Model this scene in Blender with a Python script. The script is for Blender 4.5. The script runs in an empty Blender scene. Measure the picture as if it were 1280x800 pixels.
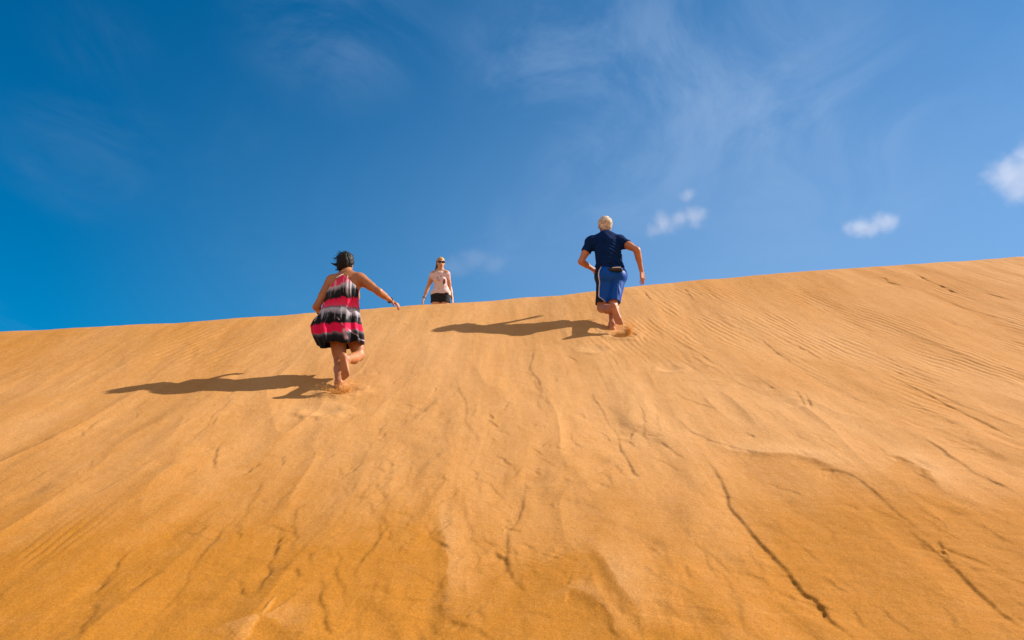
import bpy, math, random
import numpy as np
from mathutils import Vector, Matrix

R = math.radians
sc = bpy.context.scene
col = sc.collection
rng = np.random.default_rng(7)
random.seed(7)

# ------------------------------------------------------------------ camera
FPX, PITCH, CAM = 1005.0, R(15.0), np.array([0.0, 0.0, 1.55])
cam = bpy.data.cameras.new("camera")
cam.sensor_width = 36.0
cam.lens = 36.0 * FPX / 1280.0
cam.clip_start, cam.clip_end = 0.05, 20000.0
cam_o = bpy.data.objects.new("camera", cam)
cam_o.location = CAM
cam_o.rotation_euler = (R(90) + PITCH, 0, 0)
col.objects.link(cam_o)
sc.camera = cam_o

# ------------------------------------------------------------------ sun, sky, exposure
SUN = Vector((2.70, 0.72, 2.13)).normalized()          # towards the sun: right, a little ahead, 33 degrees up
SUN_EL = math.asin(SUN.z)
SUN_AZ = math.atan2(SUN.x, SUN.y)                       # clockwise from +Y
sl = bpy.data.lights.new("sun", 'SUN')
sl.energy, sl.angle, sl.color = 4.6, R(0.55), (1.0, 0.92, 0.80)
so = bpy.data.objects.new("sun", sl)
so.rotation_euler = SUN.to_track_quat('Z', 'Y').to_euler()
so.location = (20, 5, 20)
col.objects.link(so)

sc.view_settings.view_transform = 'Standard'
sc.view_settings.look = 'None'
sc.view_settings.gamma = 1.0
sc.cycles.volume_bounces = 6
sc.cycles.max_bounces = 10
sc.view_settings.use_curve_mapping = False
sc.view_settings.exposure = 0.96


class NT:
    """short hand for building node trees"""
    def __init__(s, tree):
        s.t = tree; s.n = tree.nodes; s.l = tree.links

    def add(s, typ, **kw):
        n = s.n.new(typ)
        for k, v in kw.items():
            setattr(n, k, v)
        return n

    def put(s, sock, v):
        if hasattr(v, 'links') or isinstance(v, bpy.types.NodeSocket):
            s.l.new(v, sock)
        else:
            sock.default_value = v

    def math(s, op, a, b=None, c=None, clamp=False):
        n = s.add('ShaderNodeMath', operation=op, use_clamp=clamp)
        for i, v in enumerate((a, b, c)):
            if v is not None:
                s.put(n.inputs[i], v)
        return n.outputs[0]

    def vmath(s, op, a, b=None):
        n = s.add('ShaderNodeVectorMath', operation=op)
        s.put(n.inputs[0], a)
        if b is not None:
            s.put(n.inputs[1], b)
        return n.outputs['Value'] if op in ('LENGTH', 'DOT_PRODUCT', 'DISTANCE') else n.outputs['Vector']

    def noise(s, vec, scale, detail=4.0, rough=0.55, dist=0.0):
        n = s.add('ShaderNodeTexNoise')
        s.put(n.inputs['Vector'], vec)
        n.inputs['Scale'].default_value = scale
        n.inputs['Detail'].default_value = detail
        n.inputs['Roughness'].default_value = rough
        n.inputs['Distortion'].default_value = dist
        return n.outputs['Fac']

    def mapr(s, v, a, b, c=0.0, d=1.0, smooth=True):
        n = s.add('ShaderNodeMapRange', interpolation_type='SMOOTHSTEP' if smooth else 'LINEAR')
        s.put(n.inputs[0], v)
        for i, x in enumerate((a, b, c, d)):
            n.inputs[i + 1].default_value = x
        return n.outputs[0]

    def mix(s, f, a, b, blend='MIX'):
        n = s.add('ShaderNodeMix', data_type='RGBA', blend_type=blend)
        s.put(n.inputs[0], f); s.put(n.inputs[6], a); s.put(n.inputs[7], b)
        return n.outputs[2]


world = bpy.data.worlds.new("World")
sc.world = world
world.use_nodes = True
w = NT(world.node_tree)
for n in list(w.n):
    w.n.remove(n)
sky = w.add('ShaderNodeTexSky', sky_type='NISHITA')
sky.sun_disc = False
sky.sun_elevation = SUN_EL
sky.sun_rotation = SUN_AZ
sky.altitude = 0.0
sky.air_density, sky.dust_density, sky.ozone_density = 1.0, 0.3, 5.0
hs = w.add('ShaderNodeHueSaturation')
hs.inputs['Saturation'].default_value = 1.58
hs.inputs['Hue'].default_value = 0.493
w.put(hs.inputs['Color'], sky.outputs[0])
# thin high cloud, laid out on the direction of the sky itself
tc = w.add('ShaderNodeTexCoord')
dirv = tc.outputs['Generated']
sep = w.add('ShaderNodeSeparateXYZ'); w.put(sep.inputs[0], dirv)
zz = w.math('ADD', sep.outputs[2], 0.12)
cx = w.math('DIVIDE', sep.outputs[0], zz)
cy = w.math('DIVIDE', sep.outputs[1], zz)
cmb = w.add('ShaderNodeCombineXYZ'); w.put(cmb.inputs[0], cx); w.put(cmb.inputs[1], cy)
mp = w.add('ShaderNodeMapping')
mp.inputs['Rotation'].default_value = (0, 0, R(35))
mp.inputs['Scale'].default_value = (1.0, 0.55, 1.0)
mp.inputs['Location'].default_value = (1.3, 0.4, 0)
w.put(mp.inputs[0], cmb.outputs[0])
n1 = w.noise(mp.outputs[0], 1.25, 8.0, 0.60, 0.5)
veil = w.mapr(n1, 0.50, 0.84)
veil = w.math('MULTIPLY', veil, 0.12)
# broad patches of thin high haze, each at its own place in the sky: direction, size, strength
frac = w.noise(mp.outputs[0], 3.2, 8.0, 0.62, 0.8)
for (dx_, dy_, dz_, sz_, st_) in ((0.03, 0.83, 0.55, 0.15, 0.30), (0.20, 0.81, 0.55, 0.24, 0.32), (0.12, 0.90, 0.42, 0.14, 0.26), (-0.20, 0.80, 0.56, 0.15, 0.26),
                                  (0.33, 0.82, 0.45, 0.24, 0.28), (-0.46, 0.79, 0.40, 0.12, 0.12), (-0.44, 0.74, 0.50, 0.08, 0.08), (0.00, 0.93, 0.36, 0.10, 0.14)):
    q_ = w.vmath('MULTIPLY', w.vmath('SUBTRACT', dirv, tuple(Vector((dx_, dy_, dz_)).normalized())), (1.0, 1.0, 1.35))
    fall = w.mapr(w.vmath('LENGTH', q_), sz_, 0.0)
    fall = w.math('MULTIPLY', fall, w.mapr(frac, 0.34, 0.68))
    veil = w.math('ADD', veil, w.math('MULTIPLY', fall, st_ * 0.85))
# the sky whitens towards the sun
csun = w.vmath('DOT_PRODUCT', dirv, (0.97, 0.25, 0.0))
zf = w.mapr(sep.outputs[2], 0.62, 0.26)
aur = w.math('MULTIPLY', w.mapr(csun, -0.1, 0.6), w.math('ADD', 0.18, w.math('MULTIPLY', zf, 0.22)))
aur = w.math('ADD', aur, w.math('MULTIPLY', w.math('MULTIPLY', zf, w.mapr(csun, -0.3, 0.0)), 0.10))
veil = w.math('ADD', veil, aur, clamp=True)
wc = w.mix(veil, hs.outputs[0], (3.4, 4.8, 7.2, 1.0))
# added bright veil over the unseen sky behind the viewer, to fill the shadows
fill_sheet = w.mapr(w.math('SUBTRACT', sep.outputs[1], w.math('MULTIPLY', w.noise(dirv, 2.2, 5.0, 0.55), 0.5)), -0.05, -0.75)
wc = w.mix(w.math('MULTIPLY', fill_sheet, 0.62), wc, (8.8, 7.7, 6.4, 1.0))
bg = w.add('ShaderNodeBackground')
w.put(bg.inputs[0], wc)
bg.inputs[1].default_value = 0.0585
wo = w.add('ShaderNodeOutputWorld')
w.put(wo.inputs[0], bg.outputs[0])


# ------------------------------------------------------------------ helpers
def ray(px, py):
    dx, dy = px - 640.0, 400.0 - py
    c, s = math.cos(PITCH), math.sin(PITCH)
    return np.array([dx, FPX * c - dy * s, FPX * s + dy * c])


def at(px, py, Y):
    d = ray(px, py)
    return CAM + d * (Y / d[1])


def vnoise(seed, *xs):
    """smooth value noise in 1-3 dimensions, about -1..1"""
    xs = [np.asarray(x, np.float64) for x in xs]
    ii = [np.floor(x).astype(np.int64) for x in xs]
    ff = [x - i for x, i in zip(xs, ii)]
    ff = [f * f * f * (f * (f * 6 - 15) + 10) for f in ff]
    K = (374761393, 668265263, 2147483647 - 58)
    out = 0.0
    n = len(xs)
    for corner in range(1 << n):
        h = np.int64(seed * 1274126177)
        wgt = 1.0
        for a in range(n):
            b = (corner >> a) & 1
            h = h + (ii[a] + b) * K[a]
            wgt = wgt * (ff[a] if b else 1 - ff[a])
        h = (h ^ (h >> 13)) * np.int64(1274126177)
        h = h & np.int64(0x7fffffff)
        h = (h ^ (h >> 16)) * np.int64(73244475)
        h = (h ^ (h >> 15)) & np.int64(0xffffff)
        out = out + wgt * (h / float(0xffffff) * 2 - 1)
    return out


def fbm(seed, oct_, *xs):
    a, f, o, tot = 1.0, 1.0, 0.0, 0.0
    for k in range(oct_):
        o = o + a * vnoise(seed + 17 * k, *[x * f for x in xs])
        tot += a
        a *= 0.52; f *= 2.03
    return o / tot


def sstep(a, b, x):
    t = np.clip((x - a) / (b - a), 0, 1)
    return t * t * (3 - 2 * t)


def material(name, color=(0.5, 0.5, 0.5), rough=0.6, attr=None, spec=0.3, sss=0.0, var=0.0, vscale=20.0, sheen=0.0, bump=0.0, bscale=200.0):
    m = bpy.data.materials.new(name)
    m.use_nodes = True
    t = NT(m.node_tree)
    b = t.n['Principled BSDF']
    tcn = t.add('ShaderNodeTexCoord')
    if attr:
        a = t.add('ShaderNodeAttribute', attribute_name=attr)
        c = a.outputs['Color']
    else:
        rgb = t.add('ShaderNodeRGB'); rgb.outputs[0].default_value = (*color, 1)
        c = rgb.outputs[0]
    if var:
        nz = t.noise(tcn.outputs['Object'], vscale, 4.0)
        f = t.mapr(nz, 0.3, 0.7, 1 - var, 1 + var)
        mul = t.add('ShaderNodeVectorMath', operation='SCALE')
        t.put(mul.inputs[0], c); t.put(mul.inputs['Scale'], f)
        c = mul.outputs[0]
    t.put(b.inputs['Base Color'], c)
    b.inputs['Roughness'].default_value = rough
    b.inputs['Specular IOR Level'].default_value = spec
    if sss:
        b.inputs['Subsurface Weight'].default_value = sss
        b.inputs['Subsurface Radius'].default_value = (0.02, 0.007, 0.004)
        b.inputs['Subsurface Scale'].default_value = 0.6
    if sheen:
        b.inputs['Sheen Weight'].default_value = sheen
    if bump:
        bn = t.add('ShaderNodeBump')
        bn.inputs['Strength'].default_value = bump
        bn.inputs['Distance'].default_value = 0.004
        t.put(bn.inputs['Height'], t.noise(tcn.outputs['Object'], bscale, 3.0))
        t.put(b.inputs['Normal'], bn.outputs[0])
    return m


def mesh_obj(name, V, F, mat, parent=None, origin=(0, 0, 0), smooth=True, colors=None):
    V = np.asarray(V, np.float64) - np.asarray(origin)
    me = bpy.data.meshes.new(name)
    if isinstance(F, np.ndarray):
        nf, k = F.shape
        me.vertices.add(len(V)); me.vertices.foreach_set('co', V.astype(np.float32).ravel())
        me.loops.add(nf * k); me.loops.foreach_set('vertex_index', F.astype(np.int32).ravel())
        me.polygons.add(nf)
        me.polygons.foreach_set('loop_start', np.arange(nf, dtype=np.int32) * k)
        me.polygons.foreach_set('loop_total', np.full(nf, k, np.int32))
        me.update(calc_edges=True)
        me.validate()
    else:
        me.from_pydata([tuple(v) for v in V], [], [tuple(f) for f in F])
    if smooth:
        me.polygons.foreach_set('use_smooth', np.ones(len(me.polygons), bool))
    if colors is not None:
        ca = me.attributes.new('tint', 'FLOAT_COLOR', 'POINT')
        c4 = np.ones((len(V), 4), np.float32); c4[:, :3] = colors
        ca.data.foreach_set('color', c4.ravel())
    me.materials.append(mat)
    o = bpy.data.objects.new(name, me)
    col.objects.link(o)
    if parent is not None:
        o.parent = parent
    else:
        o.location = tuple(origin)
    return o


def tag(o, label, cat, group=None, kind=None):
    o['label'] = label
    if cat: o['category'] = cat
    if group: o['group'] = group
    if kind: o['kind'] = kind


def nrm(v):
    v = np.asarray(v, float)
    return v / max(np.linalg.norm(v), 1e-9)


# ------------------------------------------------------------------ signed distance sculpting
class Sculpt:
    """a solid made of blended round cones and ellipsoids, meshed as one continuous skin"""
    def __init__(s, lo, hi, h):
        s.lo = np.asarray(lo, float); s.h = h
        s.n = np.ceil((np.asarray(hi) - s.lo) / h).astype(int) + 1
        s.D = np.full(s.n, 1.0, np.float32)

    def box(s, pts, pad):
        pts = np.atleast_2d(pts)
        a = np.maximum(np.floor((pts.min(0) - pad - s.lo) / s.h).astype(int), 0)
        b = np.minimum(np.ceil((pts.max(0) + pad - s.lo) / s.h).astype(int) + 1, s.n)
        sl_ = tuple(slice(i, j) for i, j in zip(a, b))
        ax = [s.lo[i] + s.h * np.arange(a[i], b[i]) for i in range(3)]
        X, Y, Z = np.meshgrid(*ax, indexing='ij', sparse=True)
        return sl_, X, Y, Z

    def merge(s, sl_, d, k, cut=False):
        o = s.D[sl_]
        if cut:
            s.D[sl_] = np.maximum(o, -d)
            return
        if k > 0:
            hh = np.clip(0.5 + 0.5 * (o - d) / k, 0, 1)
            s.D[sl_] = o * (1 - hh) + d * hh - k * hh * (1 - hh)
        else:
            s.D[sl_] = np.minimum(o, d)

    def cone(s, a, b, ra, rb, k=0.02, planes=(), cut=False, flat=None):
        a = np.asarray(a, float); b = np.asarray(b, float)
        sl_, X, Y, Z = s.box([a, b], max(ra, rb) * 1.05 + k + 3 * s.h)
        ab = b - a; L2 = max(ab @ ab, 1e-9)
        t = np.clip(((X - a[0]) * ab[0] + (Y - a[1]) * ab[1] + (Z - a[2]) * ab[2]) / L2, 0, 1)
        qx, qy, qz = X - a[0] - t * ab[0], Y - a[1] - t * ab[1], Z - a[2] - t * ab[2]
        if flat is not None:                       # (axis, factor): squash the section along one axis
            ax_, f = flat
            dq = qx * ax_[0] + qy * ax_[1] + qz * ax_[2]
            e = dq * (1 / f - 1)
            qx, qy, qz = qx + e * ax_[0], qy + e * ax_[1], qz + e * ax_[2]
        d = np.sqrt(qx ** 2 + qy ** 2 + qz ** 2) - (ra + (rb - ra) * t)
        for p, n in planes:
            d = np.maximum(d, (X - p[0]) * n[0] + (Y - p[1]) * n[1] + (Z - p[2]) * n[2])
        s.merge(sl_, d.astype(np.float32), k, cut)

    def ell(s, c, r, fr=None, k=0.02, planes=(), cut=False):
        c = np.asarray(c, float); fr = np.eye(3) if fr is None else np.asarray(fr)
        sl_, X, Y, Z = s.box([c], max(r) + k + 3 * s.h)
        q = [((X - c[0]) * fr[i][0] + (Y - c[1]) * fr[i][1] + (Z - c[2]) * fr[i][2]) for i in range(3)]
        k0 = np.sqrt(sum((q[i] / r[i]) ** 2 for i in range(3)))
        k1 = np.sqrt(sum((q[i] / r[i] ** 2) ** 2 for i in range(3))) + 1e-6
        d = k0 * (k0 - 1) / k1
        for p, n in planes:
            d = np.maximum(d, (X - p[0]) * n[0] + (Y - p[1]) * n[1] + (Z - p[2]) * n[2])
        s.merge(sl_, d.astype(np.float32), k, cut)

    def halfspace(s, p, n):
        """keep only the side the normal points away from"""
        ax = [s.lo[i] + s.h * np.arange(s.n[i]) for i in range(3)]
        X, Y, Z = np.meshgrid(*ax, indexing='ij', sparse=True)
        s.D = np.maximum(s.D, ((X - p[0]) * n[0] + (Y - p[1]) * n[1] + (Z - p[2]) * n[2]).astype(np.float32))

    def mesh(s, relax=2):
        D = s.D; nx, ny, nz = D.shape
        ins = D < 0
        cs = [ins[i:nx - 1 + i, j:ny - 1 + j, k:nz - 1 + k] for i in (0, 1) for j in (0, 1) for k in (0, 1)]
        allin = np.logical_and.reduce(cs); anyin = np.logical_or.reduce(cs)
        act = anyin & ~allin
        I = np.argwhere(act)
        idx = np.full(act.shape, -1, np.int64); idx[act] = np.arange(len(I))
        acc = np.zeros((len(I), 3)); cnt = np.zeros(len(I))
        off = [(i, j, k) for i in (0, 1) for j in (0, 1) for k in (0, 1)]
        val = {o: D[I[:, 0] + o[0], I[:, 1] + o[1], I[:, 2] + o[2]].astype(float) for o in off}
        for p in off:
            for a in range(3):
                if p[a] == 0:
                    q = list(p); q[a] = 1; q = tuple(q)
                    va, vb = val[p], val[q]
                    m = (va < 0) != (vb < 0)
                    t = np.where(m, va / np.where(m, va - vb, 1), 0)
                    pt = np.array(p, float)[None] + np.zeros((len(I), 3)); pt[:, a] += t
                    acc[m] += pt[m]; cnt[m] += 1
        V = I + acc / np.maximum(cnt, 1)[:, None]
        quads = []
        for a in range(3):
            b, c = (a + 1) % 3, (a + 2) % 3
            sa = [slice(None)] * 3; sb = [slice(None)] * 3
            sa[a] = slice(0, -1); sb[a] = slice(1, None)
            A, B = ins[tuple(sa)], ins[tuple(sb)]
            for flip, M in ((False, A & ~B), (True, ~A & B)):
                E = np.argwhere(M)
                E = E[(E[:, b] > 0) & (E[:, c] > 0) & (E[:, b] < act.shape[b]) & (E[:, c] < act.shape[c])]
                qs = []
                for db, dc in ((1, 1), (0, 1), (0, 0), (1, 0)):
                    P = E.copy(); P[:, b] -= db; P[:, c] -= dc
                    qs.append(idx[P[:, 0], P[:, 1], P[:, 2]])
                Q = np.stack(qs, 1)
                if flip: Q = Q[:, ::-1]
                quads.append(Q)
        F = np.concatenate(quads)
        F = F[(F >= 0).all(1)]
        for _ in range(relax):
            sm = np.zeros_like(V); ct = np.zeros(len(V))
            for i in range(4):
                np.add.at(sm, F[:, i], V[F[:, (i + 1) % 4]] + V[F[:, (i - 1) % 4]]); np.add.at(ct, F[:, i], 2)
            V = V * 0.5 + 0.5 * sm / np.maximum(ct, 1)[:, None]
        return s.lo + V * s.h, F


def vnormals(V, F):
    n = np.cross(V[F[:, 2]] - V[F[:, 0]], V[F[:, 3]] - V[F[:, 1]])
    N = np.zeros_like(V)
    for i in range(4):
        np.add.at(N, F[:, i], n)
    return N / np.maximum(np.linalg.norm(N, axis=1), 1e-12)[:, None]


def tube(pts, rad, ns=8):
    """a tapered tube through points -> V, F (capped)"""
    P = np.asarray(pts, float); n = len(P)
    rad = np.broadcast_to(np.asarray(rad, float), (n,))
    T = np.gradient(P, axis=0); T /= np.linalg.norm(T, axis=1)[:, None] + 1e-12
    ref = np.array([0, 0, 1.0]) if abs(T[0][2]) < 0.9 else np.array([1.0, 0, 0])
    V = []; F = []
    u = nrm(np.cross(T[0], ref))
    for i in range(n):
        u = nrm(u - T[i] * (u @ T[i])); v = np.cross(T[i], u)
        for k in range(ns):
            a = 2 * math.pi * k / ns
            V.append(P[i] + rad[i] * (math.cos(a) * u + math.sin(a) * v))
    for i in range(n - 1):
        for k in range(ns):
            F.append((i * ns + k, i * ns + (k + 1) % ns, (i + 1) * ns + (k + 1) % ns, (i + 1) * ns + k))
    F.append(tuple(reversed(range(ns)))); F.append(tuple(range((n - 1) * ns, n * ns)))
    return V, F


def spline(pts, n=24):
    """Catmull-Rom through control points"""
    P = np.asarray(pts, float); P = np.vstack([2 * P[0] - P[1], P, 2 * P[-1] - P[-2]])
    out = []
    m = len(P) - 3
    for t in np.linspace(0, m - 1e-6, n):
        i = int(t); f = t - i
        p0, p1, p2, p3 = P[i:i + 4]
        out.append(0.5 * (2 * p1 + (p2 - p0) * f + (2 * p0 - 5 * p1 + 4 * p2 - p3) * f * f + (3 * p1 - p0 - 3 * p2 + p3) * f ** 3))
    return np.array(out)


def tubes(list_):
    V, F = [], []
    for pts, rad, ns in list_:
        v, f = tube(pts, rad, ns)
        b = len(V); V += v; F += [tuple(i + b for i in q) for q in f]
    return V, F


# ------------------------------------------------------------------ the dune
def slope(y):
    y = np.asarray(y, float)
    yy = np.clip(y, -6.0, 9.9)
    return 0.229 * yy + 0.0187 * yy ** 2 + np.where(y > 9.9, (y - 9.9) * 0.5993, 0)


CREST_PX = [(0, 414), (60, 411.5), (110, 408), (220, 403), (300, 396), (395, 390), (460, 385), (510, 382), (545, 380), (572, 378.5),
            (600, 376.5), (660, 371), (700, 370), (745, 364.5), (800, 358), (900, 349), (1000, 341), (1100, 334), (1200, 328), (1262, 324), (1280, 322.5)]


def solve_slope(px, py, f=slope):
    d = ray(px, py)
    lo_, hi_ = 2.0, 30.0
    g = lambda Y: float(f(Y)) - (CAM[2] + d[2] / d[1] * Y)
    ys = np.linspace(2, 30, 281)
    for i in range(280):
        if g(ys[i]) <= 0 < g(ys[i + 1]):
            lo_, hi_ = ys[i], ys[i + 1]
            break
    for _ in range(40):
        m = 0.5 * (lo_ + hi_)
        if g(m) <= 0: lo_ = m
        else: hi_ = m
    return CAM + d * (lo_ / d[1])


_c = np.array([solve_slope(px, py - np.interp(px, [0, 560, 1280], [2.4, 3.0, 4.6])) for px, py in CREST_PX])
_cx, _cy = _c[:, 0], _c[:, 1]


def crest_y(x):
    y = np.interp(x, _cx, _cy)
    y = np.where(x < _cx[0], _cy[0] + 10 * np.tanh((x - _cx[0]) * 0.012), y)
    y = np.where(x > _cx[-1], _cy[-1] + 10 * np.tanh((x - _cx[-1]) * 0.02), y)
    return y


def base_z(x, y):
    x = np.asarray(x, float); y = np.asarray(y, float)
    yc = crest_y(x)
    s = y - yc
    wd = 0.10
    sp = np.where(s / wd > 30, s, wd * np.log1p(np.exp(np.clip(s / wd, -60, 30))))
    z = slope(y) - (0.5993 - 0.03) * sp
    # the lee falls away behind the crest and ends on a plain
    sp2 = np.maximum(s - 6.0, 0)
    z = z - 0.35 * (np.sqrt(sp2 ** 2 + 1) - 1)
    return np.where(s > 0, np.maximum(z, -2.5 + 0.3 * vnoise(5, x / 40, y / 40)), z)


def ground(px, py):
    d = ray(px, py)
    Y = np.linspace(2.5, 22, 1500)
    P = CAM + d * (Y / d[1])[:, None]
    g = base_z(P[:, 0], P[:, 1]) - P[:, 2]
    i = np.argmax(g > 0)
    t = g[i - 1] / (g[i - 1] - g[i])
    return P[i - 1] * (1 - t) + P[i] * t


def axis(core, grow, far):
    c = [core[0]]
    for a, b, s0, s1 in zip(core[:-1], core[1:], grow[:-1], grow[1:]):
        while c[-1] < b:
            f = (c[-1] - a) / (b - a)
            c.append(c[-1] + s0 + (s1 - s0) * f)
    c = np.array(c)
    hi = [c[-1]]; st = grow[-1]
    while hi[-1] < far:
        st *= 1.22; hi.append(hi[-1] + st)
    lo_ = [c[0]]; st = grow[0]
    while lo_[-1] > -far:
        st *= 1.22; lo_.append(lo_[-1] - st)
    return np.concatenate([np.array(lo_[1:])[::-1], c, np.array(hi[1:])])


gx = axis([-7.9, -3.0, 3.1, 10.2], [0.017, 0.0082, 0.0082, 0.017], 3000.0)
gy = axis([3.2, 6.0, 8.6, 15.2], [0.0085, 0.011, 0.0155, 0.024], 3000.0)
X, Y = np.meshgrid(gx, gy)                                  # rows along y
Z = base_z(X, Y)
core = (sstep(-13, -8, X) * (1 - sstep(11, 17, X)) * sstep(2.2, 3.2, Y) * (1 - sstep(15, 20, Y)))
onface = core * (1 - sstep(-0.25, 0.1, Y - crest_y(X)))
# fan coordinates: u across the slope, v down it
U = X + 0.10 * (Y - 9) * np.clip(X / 3, 0, 1)
T = np.zeros_like(Z)                                        # 0 pale loose sand ... 1 darker sand, for crust and painted vignette
Hs = np.zeros_like(Z)
cw = fbm(61, 2, X * 0.5, Y * 0.35)
Hs += 0.038 * fbm(11, 3, (U + 0.25 * cw) * 0.75, Y * 0.28)
Hs += 0.012 * fbm(12, 3, (U + 0.20 * cw) * 2.1, Y * 0.55)
rg = 1 - np.abs(fbm(13, 3, (U + 0.22 * cw) * 1.5, Y * 0.33))
Hs += 0.014 * (rg ** 3 - 0.4) * (1 - sstep(7.3, 10.0, Y))
Hs += 0.0034 * fbm(14, 4, (U + 0.1 * cw) * 6.0, Y * 2.0)
Hs += 0.0012 * fbm(15, 3, X * 22, Y * 13)
# horizontal flakes where the crust is bare
fl = fbm(16, 3, (X - 0.3 * Y) * 5.5, Y * 17)
rightslab = np.exp(-(((X - 2.2) / 1.1) ** 2 + ((Y - 4.5) / 1.3) ** 2)) + 0.6 * np.exp(-(((X + 0.7) / 1.2) ** 2 + ((Y - 4.3) / 0.8) ** 2))
Hs += 0.0035 * fl * np.clip(rightslab + 0.12, 0, 1)


def patch(P, pad):
    i0, i1 = np.searchsorted(gx, [P[:, 0].min() - pad, P[:, 0].max() + pad])
    j0, j1 = np.searchsorted(gy, [P[:, 1].min() - pad, P[:, 1].max() + pad])
    return (slice(max(j0, 0), j1), slice(max(i0, 0), i1))


def rough_line(P, amp, seed, n):
    P = spline(P, n)
    s = np.linspace(0, len(P) / 6.0, len(P))
    return P + np.stack([amp * (fbm(seed, 3, s)), amp * 0.8 * fbm(seed + 5, 3, s), 0 * s], 1)


def line_dist(P, sl_, pad):
    """distance, side (+ = left of the picture) and position along a polyline"""
    xs, ys = X[sl_], Y[sl_]
    best = np.full(xs.shape, 9.0); side = np.zeros(xs.shape); tt = np.zeros(xs.shape)
    n = len(P) - 1
    for i in range(n):
        a, b = P[i, :2], P[i + 1, :2]
        ps = patch(np.stack([a, b]), pad)
        j = (slice(max(ps[0].start - sl_[0].start, 0), max(ps[0].stop - sl_[0].start, 0)),
             slice(max(ps[1].start - sl_[1].start, 0), max(ps[1].stop - sl_[1].start, 0)))
        x_, y_ = xs[j], ys[j]
        if x_.size == 0: continue
        d = b - a; L2 = d @ d + 1e-12
        t = np.clip(((x_ - a[0]) * d[0] + (y_ - a[1]) * d[1]) / L2, 0, 1)
        ex, ey = x_ - a[0] - t * d[0], y_ - a[1] - t * d[1]
        q = np.hypot(ex, ey)
        m = q < best[j]
        nx, ny = d[1], -d[0]
        if nx > 0 or (abs(nx) < 1e-9 and ny > 0): nx, ny = -nx, -ny
        sd = np.where(ex * nx + ey * ny >= 0, 1.0, -1.0)
        best[j] = np.where(m, q, best[j]); side[j] = np.where(m, sd, side[j]); tt[j] = np.where(m, (i + t) / n, tt[j])
    return best, side, tt


def scarp(P, drop, decay, lip=0.25, fade=(0.15, 0.2), wob=0.0, seed=1, notch=0.0, darkening=0.0, soft=0.0042):
    pad = decay * 4
    sl_ = patch(P, pad)
    if X[sl_].size == 0: return
    d, s, t = line_dist(P, sl_, pad)
    f = sstep(0, fade[0], t) * (1 - sstep(1 - fade[1], 1, t))
    if wob: f = f * np.clip(1 + wob * fbm(seed, 3, t * len(P) / 5.0), 0, 2)
    drop = drop * (0.27 if notch > 0.007 else 0.22); notch = notch * 0.12
    wv = 1 + 0.8 * fbm(seed + 400, 2, t * 5.0)
    sd_ = d * s
    edge = 1 / (1 + np.exp(-np.clip(sd_ / soft, -40, 40)))
    h = (-drop * np.exp(-d / decay) * edge + lip * drop * np.exp(-d / (decay * 0.5)) * (1 - edge)) * np.clip(wv, 0.15, 1.8)
    if notch: h = h - notch * np.exp(-(d / 0.012) ** 2)
    Hs[sl_] += h * f
    if darkening: T[sl_] = np.maximum(T[sl_], np.where(s > 0, darkening * f * np.exp(-d / (decay * 2)), 0))


def gp(pts):
    return np.array([ground(*p) for p in pts])


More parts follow.
